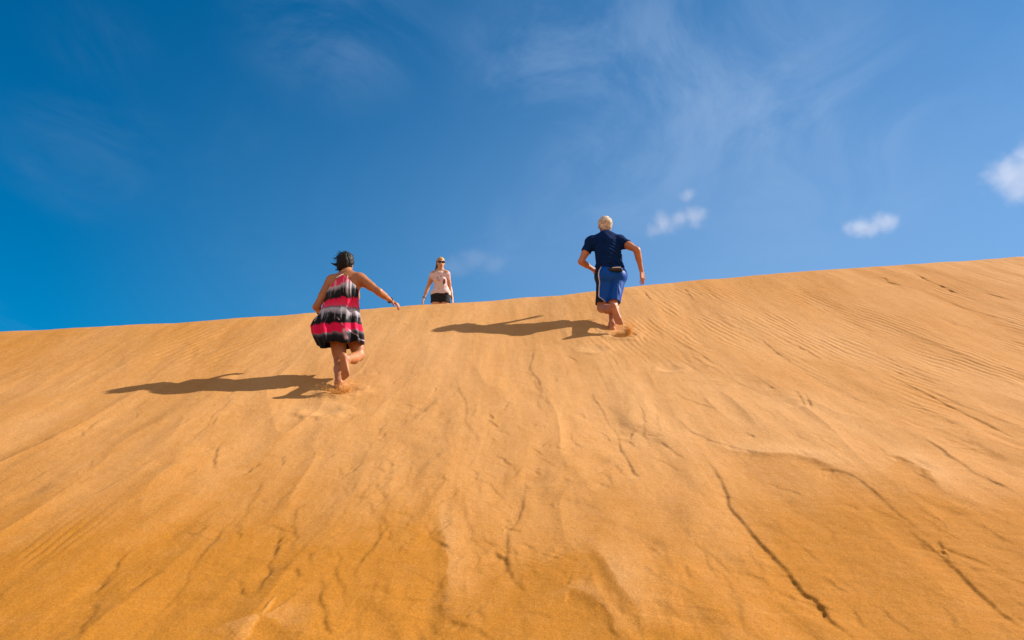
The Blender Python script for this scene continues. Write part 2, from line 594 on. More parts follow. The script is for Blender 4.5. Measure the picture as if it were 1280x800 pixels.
# the long cracks that can be followed down the slope
CRACKS = [  # pixels in the photograph, drop, decay, notch, jitter
    ([(880, 566), (897, 594), (916, 634), (945, 667), (975, 704), (1010, 740), (1050, 777), (1082, 802)], 0.034, 0.17, 0.018, 0.030),
    ([(1128, 652), (1150, 676), (1172, 692), (1215, 730), (1250, 762), (1285, 790)], 0.030, 0.15, 0.012, 0.020),
    ([(1148, 672), (1162, 687), (1185, 688), (1230, 704), (1285, 728)], 0.024, 0.12, 0.010, 0.03),
    ([(736, 482), (752, 508), (772, 545), (790, 580), (800, 596)], 0.028, 0.20, 0.006, 0.03),
    ([(846, 520), (868, 540), (900, 552), (930, 562), (965, 568)], 0.020, 0.14, 0.006, 0.03),
    ([(842, 486), (858, 499), (885, 506), (905, 514)], 0.018, 0.12, 0.006, 0.04),
    ([(995, 490), (1002, 500), (1008, 511)], 0.034, 0.16, 0.004, 0.01),
    ([(1005, 492), (1012, 503), (1016, 512)], 0.030, 0.16, 0.004, 0.01),
    ([(668, 430), (664, 455), (676, 480), (690, 500)], 0.020, 0.18, 0.0, 0.04),
    ([(280, 550), (272, 570), (268, 585)], 0.022, 0.12, 0.008, 0.03),
    ([(322, 748), (330, 718), (346, 684), (352, 660)], 0.026, 0.14, 0.006, 0.04),
    ([(400, 708), (402, 745), (404, 772), (414, 792)], 0.022, 0.10, 0.008, 0.03),
    ([(412, 700), (424, 722), (431, 758)], 0.018, 0.10, 0.006, 0.03),
    ([(118, 745), (140, 715), (172, 682)], 0.022, 0.14, 0.006, 0.03),
    ([(95, 800), (112, 770), (120, 748)], 0.020, 0.12, 0.006, 0.03),
    ([(478, 640), (482, 655), (476, 668)], 0.018, 0.10, 0.004, 0.02),
    ([(620, 678), (630, 694), (646, 716), (662, 742)], 0.026, 0.14, 0.006, 0.03),
    ([(562, 762), (580, 776), (604, 786), (622, 805)], 0.026, 0.16, 0.006, 0.03),
    ([(740, 742), (756, 762), (768, 790), (772, 805)], 0.034, 0.14, 0.0, 0.02),
    ([(588, 588), (612, 600), (640, 622)], 0.014, 0.12, 0.004, 0.03),
    ([(1010, 584), (1048, 590), (1082, 606), (1120, 640), (1160, 676)], 0.026, 0.22, 0.0, 0.02),
    ([(1100, 570), (1140, 580), (1165, 600)], 0.018, 0.14, 0.0, 0.04),
    ([(1150, 640), (1170, 652), (1192, 656)], 0.014, 0.10, 0.006, 0.03),
    ([(1150, 545), (1190, 575), (1230, 600), (1285, 622)], 0.030, 0.18, 0.0, 0.04),
    ([(1090, 460), (1150, 490), (1210, 520), (1285, 555)], 0.028, 0.16, 0.004, 0.03),
    ([(1120, 470), (1180, 498), (1240, 522), (1285, 538)], 0.018, 0.10, 0.0, 0.03),
    ([(952, 425), (970, 440), (992, 455)], 0.030, 0.20, 0.0, 0.02),
    ([(860, 440), (890, 462), (925, 480), (965, 498)], 0.018, 0.18, 0.0, 0.05),
    ([(802, 390), (830, 416), (866, 440), (905, 462)], 0.020, 0.18, 0.0, 0.05),
    ([(1142, 340), (1160, 350), (1185, 360), (1200, 368)], 0.045, 0.22, 0.0, 0.02),
    ([(1104, 346), (1112, 352), (1130, 357)], 0.040, 0.22, 0.0, 0.02),
    ([(1180, 372), (1210, 385), (1250, 396), (1285, 408)], 0.028, 0.16, 0.0, 0.03),
    ([(1200, 355), (1240, 368), (1285, 380)], 0.024, 0.16, 0.0, 0.03),
    ([(806, 363), (810, 371), (816, 378)], 0.028, 0.20, 0.0, 0.01),
    ([(855, 360), (862, 368), (868, 376)], 0.026, 0.20, 0.0, 0.01),
]
for q, (pp, drop, dec, notch, jit) in enumerate(CRACKS):
    P = rough_line(rough_line(gp(pp), jit, 40 + q * 3, max(10, len(pp) * 8)), 0.003, 900 + q, max(30, len(pp) * 22))
    scarp(P, drop, dec, 0.22, (0.22, 0.2), 0.5, q, notch)

# short wandering scarps where the loose sheet has broken into flakes
for q in range(360):
    if q < 230:
        px, py = rng.normal(560, 150), rng.normal(590, 95)
        if not (150 < px < 900 and 440 < py < 800): continue
    else:
        px, py = rng.uniform(60, 1280), rng.uniform(430, 810)
    g0 = ground(px, py)
    L = rng.uniform(0.12, 0.42) * (1.25 if px > 820 else 1.0)
    ang = rng.normal(-0.05 if px < 600 else 0.28, 0.42)
    n = 9
    s = np.linspace(-0.5, 0.5, n) * L
    cur = rng.normal(0, 0.35)
    P = np.stack([g0[0] + np.sin(ang) * s + cur * s * s / L, g0[1] - np.cos(ang) * s, 0 * s], 1)
    P = rough_line(P, 0.028, 300 + q, 18)
    scarp(P, rng.uniform(0.005, 0.016) * (1.0 if q % 4 else 1.5), rng.uniform(0.04, 0.14), 0.35, (0.35, 0.35), 0.6, q)
# longer faint avalanche edges running all the way down
for q in range(46):
    px, py = rng.uniform(-40, 1320), rng.uniform(420, 700)
    g0 = ground(px, py)
    L = rng.uniform(0.8, 2.6)
    s = np.linspace(0, 1, 12) * L
    P = np.stack([g0[0] + 0.10 * np.clip(g0[0] / 3, 0, 1.4) * s + rng.normal(0, 0.07) * s, g0[1] - s, 0 * s], 1)
    P = rough_line(P, 0.06, 700 + q, 40)
    scarp(P, rng.uniform(0.006, 0.015), rng.uniform(0.08, 0.22), 0.3, (0.3, 0.4), 0.7, q)

# soft slumps: rounded steps where sheets of loose sand came to rest over each other
for q in range(120):
    px, py = rng.uniform(-60, 1340), rng.uniform(400, 860)
    g0 = ground(px, min(py, 800)) - np.array([0, max(py - 800, 0) * 0.008, 0])
    L = rng.uniform(0.35, 1.3)
    s = np.linspace(-0.5, 0.5, 12) * L
    an = rng.normal(0.02 if g0[0] < 0.3 else 0.25, 0.30)
    P = np.stack([g0[0] + np.sin(an) * s + rng.normal(0, 0.4) * s * s / L, g0[1] - np.cos(an) * s, 0 * s], 1)
    P = rough_line(P, 0.045, 1300 + q, 30)
    scarp(P, rng.uniform(0.018, 0.042), rng.uniform(0.14, 0.34), 0.5, (0.45, 0.45), 0.5, q, soft=rng.uniform(0.016, 0.040))
Hs += 0.0022 * fbm(18, 3, (U + 0.12 * cw) * 11, Y * 0.8) * (0.3 + 0.7 * sstep(-0.2, 0.4, fbm(19, 2, X * 0.8, Y * 0.6)))

# wind ripples near the crest on the right, faint ones on the left
def blob(px, py, rx, ry):
    g = ground(px, py)
    return np.exp(-(((X - g[0]) / rx) ** 2 + ((Y - g[1]) / ry) ** 2))


def ripples(pa, pb, lam, amp, mask, seed):
    a, b = ground(*pa), ground(*pb)
    d = nrm((b - a)[:2]); nx, ny = -d[1], d[0]
    ph = (X * nx + Y * ny) / lam + 1.3 * fbm(seed, 3, X * 0.9, Y * 0.6) + 0.6 * fbm(seed + 2, 3, X * 3, Y * 2)
    w_ = np.sin(2 * np.pi * ph) + 0.30 * np.sin(4 * np.pi * ph + 0.9)
    brk = sstep(-0.15, 0.45, fbm(seed + 4, 4, X * 2.3, Y * 1.2))
    return amp * w_ * mask * brk


m1 = np.clip(blob(930, 405, 1.6, 1.6) + 0.8 * blob(1040, 395, 1.6, 1.5) + 0.5 * blob(850, 420, 0.8, 1.0), 0, 1)
Hs += ripples((890, 385), (1000, 440), 0.085, 0.0026, m1, 71)
m2 = np.clip(blob(1240, 375, 2.2, 1.8) + 0.9 * blob(1230, 450, 1.6, 1.2) + 0.7 * blob(1180, 520, 0.9, 0.8), 0, 1)
Hs += ripples((1140, 365), (1280, 408), 0.095, 0.0032, m2, 81)
m3 = np.clip(blob(300, 430, 1.3, 0.9) + 0.6 * blob(90, 440, 1.6, 0.9), 0, 1)
Hs += ripples((330, 420), (270, 445), 0.10, 0.0022, m3, 91)
m4 = blob(20, 715, 0.55, 0.7)
Hs += ripples((60, 690), (0, 735), 0.065, 0.0022, m4, 95)
m5 = blob(840, 385, 1.0, 0.9)
Hs += ripples((800, 365), (850, 420), 0.16, 0.0030, m5, 97)


# tongues of loose sand that slid over the crust, with a rounded edge
def tongue(pts, rise, width, seed, side=-1):
    P = rough_line(gp(pts), 0.03, seed, 40)
    pad = width * 2.5
    sl_ = patch(P, pad)
    d, s, t = line_dist(P, sl_, pad)
    f = sstep(0, 0.45, t) * (1 - sstep(0.6, 1, t))
    pr = np.where(s == side, np.exp(-(d / width) ** 2), np.exp(-(d / 0.05) ** 2))
    Hs[sl_] += 0.45 * rise * pr * f
    T[sl_] = np.clip(T[sl_] - 0.5 * np.where(s == side, np.exp(-(d / width) ** 2), np.exp(-d / 0.03)) * f
                     + np.where(s != side, 0.38 * np.exp(-d / (width * 1.6)) * f, 0), -1, 1)


tongue([(872, 540), (905, 557), (960, 566), (1010, 572), (1050, 590), (1090, 622)], 0.030, 0.22, 501)
tongue([(720, 660), (752, 690), (766, 720), (790, 756), (822, 805)], 0.040, 0.20, 507)
tongue([(545, 610), (552, 640), (556, 690), (555, 740), (552, 790)], 0.012, 0.14, 511)
tongue([(640, 745), (700, 735), (740, 745), (765, 770), (775, 805)], 0.024, 0.14, 515)
tongue([(250, 795), (290, 776), (330, 768), (352, 778), (368, 805)], 0.020, 0.22, 519)
tongue([(1090, 572), (1120, 572), (1150, 585), (1172, 605), (1200, 640)], 0.028, 0.20, 523)

# crust areas, plus vignette shading painted in: darker low, at sides and in corners
darkening = 0.55 * fbm(31, 4, (U + 0.3 * cw) * 0.85, Y * 0.42) + 0.27 * fbm(33, 4, (U + 0.1 * cw) * 4.2, Y * 1.0)
darkening = darkening + 0.75 * np.clip(rightslab, 0, 1) + 1.1 * (1 - sstep(2.9, 7.4, Y)) + 0.42 * sstep(1.5, 5.5, np.abs(X)) + 0.7 * sstep(1.6, 3.0, np.abs(X)) * (1 - sstep(3.4, 6.0, Y)) - 0.35 * np.exp(-((X - 0.2) / 1.8) ** 2 - ((Y - 7.5) / 2.4) ** 2)
T = np.clip(0.30 + 0.55 * darkening + 0.8 * T, 0, 1)

# feet: where the runners push off
WF, MF = ground(427, 486), ground(766, 411)
MS = ground(778, 419)
DENTS = [(WF, 0.13, 0.05), (ground(403, 512), 0.13, 0.035), (MF, 0.12, 0.04), (MS, 0.13, 0.045), (ground(742, 436), 0.12, 0.02), (ground(838, 460), 0.10, 0.02)]
for c, r, dep in DENTS:
    a = np.array([[c[0], c[1], 0]])
    sl_ = patch(a, 0.8)
    xs, ys = X[sl_] - c[0], Y[sl_] - c[1]
    q = np.hypot(xs / 1.15, ys / 0.95) / r * (1 + 0.15 * vnoise(44, xs * 14 + c[0] * 9, ys * 14))
    dep = dep * 0.5
    Hs[sl_] += -dep * np.exp(-q ** 2 * 1.3) + dep * 0.55 * np.exp(-((q - 1.35) / 0.45) ** 2) * (1 - 0.5 * np.clip(ys / r, -1, 1))
    T[sl_] = T[sl_] * (1 - 0.8 * np.exp(-q ** 2 * 0.3))

Z = Z + Hs * core * (0.45 + 0.55 * onface)
# far away: gentle dunes on the plain
farm = 1 - core
Z = Z + farm * (0.35 * fbm(51, 3, X / 25, Y / 25) * sstep(25, 60, np.hypot(X, Y)) + 3.0 * fbm(52, 2, X / 160, Y / 160) * sstep(150, 500, np.hypot(X, Y)))


def surf_z(x, y):
    i = np.clip(np.searchsorted(gx, x) - 1, 0, len(gx) - 2); j = np.clip(np.searchsorted(gy, y) - 1, 0, len(gy) - 2)
    fx = (x - gx[i]) / (gx[i + 1] - gx[i]); fy = (y - gy[j]) / (gy[j + 1] - gy[j])
    return float((Z[j, i] * (1 - fx) + Z[j, i + 1] * fx) * (1 - fy) + (Z[j + 1, i] * (1 - fx) + Z[j + 1, i + 1] * fx) * fy)


ny_, nx_ = X.shape
ids = np.arange(ny_ * nx_).reshape(ny_, nx_)
Fq = np.stack([ids[:-1, :-1].ravel(), ids[:-1, 1:].ravel(), ids[1:, 1:].ravel(), ids[1:, :-1].ravel()], 1)
ms = bpy.data.materials.new("sand")
ms.use_nodes = True
t = NT(ms.node_tree)
b = t.n['Principled BSDF']
geo = t.add('ShaderNodeNewGeometry')
pos = geo.outputs['Position']
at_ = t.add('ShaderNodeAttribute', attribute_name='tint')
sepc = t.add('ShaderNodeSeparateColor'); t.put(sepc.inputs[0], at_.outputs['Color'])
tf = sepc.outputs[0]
mid = t.noise(pos, 7.0, 6.0, 0.6)
tf = t.math('ADD', tf, t.mapr(mid, 0.25, 0.75, -0.09, 0.09), clamp=True)
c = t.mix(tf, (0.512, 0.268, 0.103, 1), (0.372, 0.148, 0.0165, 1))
grain = t.noise(pos, 120.0, 3.0, 0.75)
fine = t.noise(pos, 62.0, 5.0, 0.7)
gm = t.math('ADD', t.mapr(grain, 0.25, 0.75, -0.20, 0.20), t.mapr(fine, 0.25, 0.75, -0.09, 0.09))
sca = t.add('ShaderNodeVectorMath', operation='SCALE')
t.put(sca.inputs[0], c); t.put(sca.inputs['Scale'], t.math('ADD', gm, 1.0))
t.put(b.inputs['Base Color'], sca.outputs[0])
b.inputs['Roughness'].default_value = 0.9
b.inputs['Specular IOR Level'].default_value = 0.12
bn = t.add('ShaderNodeBump'); bn.inputs['Strength'].default_value = 0.6; bn.inputs['Distance'].default_value = 0.004
hh = t.math('ADD', t.math('MULTIPLY', fine, 0.7), t.math('MULTIPLY', t.noise(pos, 28.0, 4.0, 0.6), 1.3))
hh = t.math('ADD', hh, t.math('MULTIPLY', grain, 0.25))
t.put(bn.inputs['Height'], hh)
t.put(b.inputs['Normal'], bn.outputs[0])
V = np.stack([X.ravel(), Y.ravel(), Z.ravel()], 1)
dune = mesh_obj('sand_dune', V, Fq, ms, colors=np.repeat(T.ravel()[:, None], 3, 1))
tag(dune, 'steep orange sand dune slope with cracks and wind ripples', 'sand dune', kind='structure')


# ------------------------------------------------------------------ people
XA, YA, ZA = np.eye(3)


def joint(parent, px, py, L, sign):
    """the point on the line of sight at bone length L from its parent, nearer (-1) or farther (+1)"""
    d = nrm(ray(px, py)); q = CAM - parent
    b_, c_ = q @ d, q @ q - L * L
    disc = b_ * b_ - c_
    t_ = -b_ + (sign * math.sqrt(disc) if disc > 0 else 0)
    return CAM + d * t_


def frame(fwd, up):
    f = nrm(fwd); r_ = nrm(np.cross(f, up)); u = np.cross(r_, f)
    return np.array([r_, f, u])


def hand(S, wrist, d, n, thumb, size=0.18, curl=0.5, spread=0.10):
    """wrist point, direction of the fingers, palm normal, thumb side (+1/-1 along d x n)"""
    d = nrm(d); n = nrm(n - d * (n @ d)); s = np.cross(d, n) * thumb
    L = size
    k0 = wrist + d * 0.10 * L
    for j, (off, ln, ra) in enumerate(((0.16, .40, .0088), (0.055, .44, .0092), (-0.055, .41, .0086), (-0.16, .32, .0076))):
        base = wrist + d * 0.50 * L + s * off * L
        S.cone(wrist + d * 0.03 * L + s * off * 0.6 * L, base, 0.0135, 0.0125, 0.012)
        p = base; dd = nrm(d + s * spread * off * 6)
        cu = curl * (1 + 0.10 * j)
        for q, fr_ in enumerate((0.46, 0.31, 0.23)):
            ang = cu * (0.45, 0.75, 0.6)[q]
            dd = nrm(dd * math.cos(ang) + n * math.sin(ang))
            e = p + dd * ln * L * fr_
            S.cone(p, e, ra * (1 - .07 * q), ra * (0.95 - .08 * q), 0.003 if q == 0 else 0.004)
            p = e
    tb = wrist + d * 0.16 * L + s * 0.15 * L
    t1 = tb + nrm(d * 0.75 + s * 0.75 + n * 0.25) * 0.24 * L
    t2 = t1 + nrm(d * 0.95 + s * 0.35 + n * 0.35) * 0.19 * L
    t3 = t2 + nrm(d * 1.0 + s * 0.05 + n * 0.45) * 0.14 * L
    S.cone(tb, t1, 0.0145, 0.0115, 0.010); S.cone(t1, t2, 0.0112, 0.0098, 0.004); S.cone(t2, t3, 0.0098, 0.0078, 0.004)


def foot(S, ankle, d, up, big, size=0.245):
    """ankle, heel-to-toe direction, direction from the sole to the ankle, big-toe side"""
    d = nrm(d); up = nrm(up - d * (up @ d)); s = np.cross(d, up) * big
    k = size / 0.245
    heel = ankle - up * 0.045 * k - d * 0.035 * k
    ball = ankle - up * 0.058 * k + d * 0.125 * k
    S.cone(ankle, heel, 0.036 * k, 0.032 * k, 0.03)
    S.cone(ankle + d * .01, ball + up * 0.008, 0.036 * k, 0.026 * k, 0.03)
    S.cone(heel, ball - s * 0.022 * k, 0.030 * k, 0.022 * k, 0.02)
    S.cone(heel + s * 0.01, ball + s * 0.020 * k, 0.026 * k, 0.023 * k, 0.015)
    for off, ln, ra in ((.034, .062, .0125), (.014, .060, .0098), (-.003, .053, .0092), (-.019, .044, .0088), (-.034, .034, .0085)):
        p = ball + s * off * k + d * 0.008 - up * 0.006
        S.cone(p, p + d * ln * k - up * 0.004, ra * k * 1.15, ra * k, 0.004)


def leg(S, hip, knee, ankle, r=(0.088, 0.054, 0.036), back=None):
    """thigh and shank with a calf; back = direction the calf bulges"""
    S.cone(hip, knee, r[0], r[1], 0.05)
    S.cone(knee, ankle, r[1] * 0.93, r[2], 0.02)
    v = ankle - knee
    bk = nrm(back - v * (back @ v) / (v @ v))
    S.cone(knee + v * 0.12 + bk * 0.012, knee + v * 0.42 + bk * 0.020, 0.040, 0.047, 0.03)
    S.cone(knee + v * 0.40 + bk * 0.018, knee + v * 0.72 + bk * 0.004, 0.046, r[2] * 0.9, 0.03)
    t_ = knee - hip
    S.cone(hip + t_ * 0.25 + bk * 0.015, hip + t_ * 0.75 + bk * 0.008, r[0] * 0.80, r[1] * 1.02, 0.04)
    S.ell(knee - bk * 0.030 * 0.7, (0.036,) * 3, None, 0.02)


def arm(S, sh, el, wr, r=(0.048, 0.036, 0.024)):
    S.cone(sh, el, r[0], r[1], 0.04)
    v = el - sh
    S.cone(sh + v * 0.15, sh + v * 0.6, r[0] * 1.03, r[1] * 1.10, 0.03)
    S.cone(el, wr, r[1], r[2], 0.015)
    v = wr - el
    S.cone(el + v * 0.08, el + v * 0.45, r[1] * 1.02, r[1] * 0.92, 0.02)


def torso(S, hipL, hipR, neck, shL, shR, head, g, fwd, bust=0.0):
    """g scales the girth"""
    hc = (hipL + hipR) / 2; up = neck - hc; L = np.linalg.norm(up)
    right = nrm(shR - shL); fr_ = frame(fwd, nrm(up))
    S.cone(hipL, hipR, 0.098 * g, 0.098 * g, 0.05)
    rb = nrm(hipR - hipL); bk = -nrm(fwd)
    for h_ in (hipL, hipR):
        S.ell(h_ + bk * 0.045 - nrm(up) * 0.01, (0.088 * g, 0.085 * g, 0.092 * g), None, 0.05)
    S.ell(hc + up * 0.16, (0.152 * g, 0.110 * g, 0.13 * L / 0.5), fr_, 0.06)
    S.ell(hc + up * 0.36, (0.130 * g, 0.098 * g, 0.16 * L / 0.5), fr_, 0.06)
    S.ell(hc + up * 0.68, (0.152 * g, 0.112 * g, 0.19 * L / 0.5), fr_, 0.06)
    S.cone(shL * 0.86 + neck * 0.14 - up * 0.06, shR * 0.86 + neck * 0.14 - up * 0.06, 0.062 * g, 0.062 * g, 0.06)
    for s_ in (shL, shR):
        S.ell(s_, (0.056 * g,) * 3, None, 0.05)
        S.cone(neck + nrm(up) * 0.015, s_ * 0.8 + neck * 0.2, 0.044, 0.048 * g, 0.05)
        S.ell(hc * .30 + neck * .70 + (s_ - neck) * 0.42 - nrm(fwd) * 0.055, (0.062, 0.040, 0.090), fr_, 0.04)      # shoulder blade
        if bust:
            S.ell(hc * .36 + neck * .64 + (s_ - neck) * 0.46 + nrm(fwd) * 0.075, (0.062 * bust,) * 3, fr_, 0.03)
    S.cone(neck, head - nrm(head - neck) * 0.05, 0.052 * g, 0.050, 0.03)


def head_(S, c, fr_, k=1.0, ears=True):
    r_, f, u = fr_
    S.ell(c + u * 0.025 * k - f * 0.012, (0.073 * k, 0.094 * k, 0.086 * k), fr_, 0.03)
    S.ell(c - u * 0.035 * k + f * 0.022, (0.058 * k, 0.070 * k, 0.080 * k), fr_, 0.03)
    S.ell(c - u * 0.098 * k + f * 0.060, (0.026 * k, 0.022 * k, 0.018 * k), fr_, 0.025)           # chin
    S.cone(c + u * 0.010 + f * 0.086 * k, c - u * 0.030 * k + f * 0.106 * k, 0.008 * k, 0.014 * k, 0.010)   # nose
    for q in (-1, 1):
        S.cone(c - u * 0.032 * k + f * 0.094 * k, c - u * 0.034 * k + f * 0.088 * k + r_ * q * 0.012, 0.009 * k, 0.008 * k, 0.006)
        S.ell(c + u * 0.010 * k + f * 0.088 * k + r_ * q * 0.031, (0.018, 0.012, 0.010), fr_, 0.008, cut=True)
        S.ell(c + u * 0.010 * k + f * 0.078 * k + r_ * q * 0.031, (0.012,) * 3, fr_, 0.003)          # eyeball
        S.cone(c + u * 0.028 * k + f * 0.088 * k + r_ * q * 0.018, c + u * 0.028 * k + f * 0.080 * k + r_ * q * 0.044, 0.007, 0.006, 0.010)
        if ears:
            e = c - u * 0.006 - f * 0.010 + r_ * q * 0.076 * k
            S.ell(e, (0.010, 0.020, 0.033), fr_, 0.008)
            S.ell(e + r_ * q * 0.010 + f * 0.003, (0.007, 0.010, 0.018), fr_, 0.004, cut=True)
    for dz_, rr in ((-0.062, 0.0075), (-0.073, 0.0085)):
        S.cone(c + u * dz_ * k + f * 0.083 * k - r_ * 0.018, c + u * dz_ * k + f * 0.083 * k + r_ * 0.018, rr, rr, 0.008)


def wrinkle(V, F, seed, amp, sx, sy, sz):
    N = vnormals(V, F)
    n_ = fbm(seed, 3, V[:, 0] * sx, V[:, 1] * sy, V[:, 2] * sz)
    r_ = 1 - np.abs(n_) * 2.2
    return V + N * (amp * np.clip(r_, -0.5, 1))[:, None]


def lin(r_, g_, b_):
    f = lambda c: (c / 12.92 if c <= 0.04045 else ((c + 0.055) / 1.055) ** 2.4)
    return np.array([f(r_ / 255), f(g_ / 255), f(b_ / 255)])


def bounds(pts, pad):
    P = np.array(pts); return P.min(0) - pad, P.max(0) + pad


M_TAN = material("tanned skin", (0.36, 0.138, 0.055), 0.50, sss=0.08, var=0.10, vscale=9, spec=0.35)
M_RUDDY = material("ruddy skin", (0.43, 0.168, 0.085), 0.50, sss=0.08, var=0.12, vscale=9, spec=0.35)
M_FAIR = material("fair tanned skin", (0.50, 0.255, 0.135), 0.50, sss=0.08, var=0.10, vscale=9, spec=0.35, attr='tint')
M_BLACKHAIR = material("black hair", (0.007, 0.0055, 0.005), 0.6, spec=0.22, var=0.4, vscale=60)
M_GREYHAIR = material("sandy grey hair", (0.55, 0.455, 0.36), 0.65, var=0.45, vscale=24, bump=0.8, bscale=220)
M_BLOND = material("sunlit blonde hair", (0.46, 0.255, 0.075), 0.5, var=0.45, vscale=40, bump=0.6, bscale=200)  # crown of the girl's hair, painted as sunlit
M_BROWN = material("shaded blonde hair", (0.060, 0.030, 0.014), 0.5, var=0.4, vscale=40)  # same hair with shade painted in, for the side away from the sun
M_PRINT = material("printed cotton", attr='tint', rough=0.85, spec=0.15, sheen=0.05)
M_NAVY = material("navy jersey", (0.0035, 0.0170, 0.075), 0.9, spec=0.06, var=0.15, vscale=12)
M_SHORTS = material("blue polyester", attr='tint', rough=0.5, spec=0.16)
M_BLACK = material("black nylon", (0.012, 0.012, 0.014), 0.55, spec=0.4)
M_DENIM = material("black denim", (0.014, 0.013, 0.016), 0.8, spec=0.2, var=0.3, vscale=40)
M_WHITE = material("pale cord", (0.62, 0.52, 0.50), 0.8)
M_LENS = material("dark lens", (0.006, 0.006, 0.007), 0.12, spec=0.6)
M_GRAIN = material("flying sand", (0.78, 0.40, 0.11), 0.9, spec=0.1, var=0.1)
sand_var = None

def hair_name(root):
    return [c.name for c in root.children if c.name.startswith('hair')][0]


def fuzz(name, HV, HF, n, ln, rad, c, mat, org, parent, seed, blow):
    """loose strands growing out of the hair, combed by the wind"""
    g_ = np.random.default_rng(seed)
    N = vnormals(HV, HF)
    ok = np.where(np.linalg.norm(HV - c, axis=1) < 0.20)[0]
    items = []
    for i in g_.choice(ok, n):
        L = ln * g_.uniform(0.4, 1.3)
        tng = nrm(blow + g_.normal(0, 0.30, 3)); tng = nrm(tng - N[i] * (tng @ N[i]) * 0.7)
        p0 = HV[i] - N[i] * 0.004
        p1 = p0 + N[i] * L * 0.16 + tng * L * 0.45
        p2 = p1 + N[i] * L * g_.uniform(-0.20, 0.20) + tng * L * 0.55
        items.append((np.array([p0, p1, p2]), np.array([rad, rad * 0.8, rad * 0.3]), 4))
    V, F = tubes(items)
    return mesh_obj(name, np.array(V) - org, F, mat, parent)


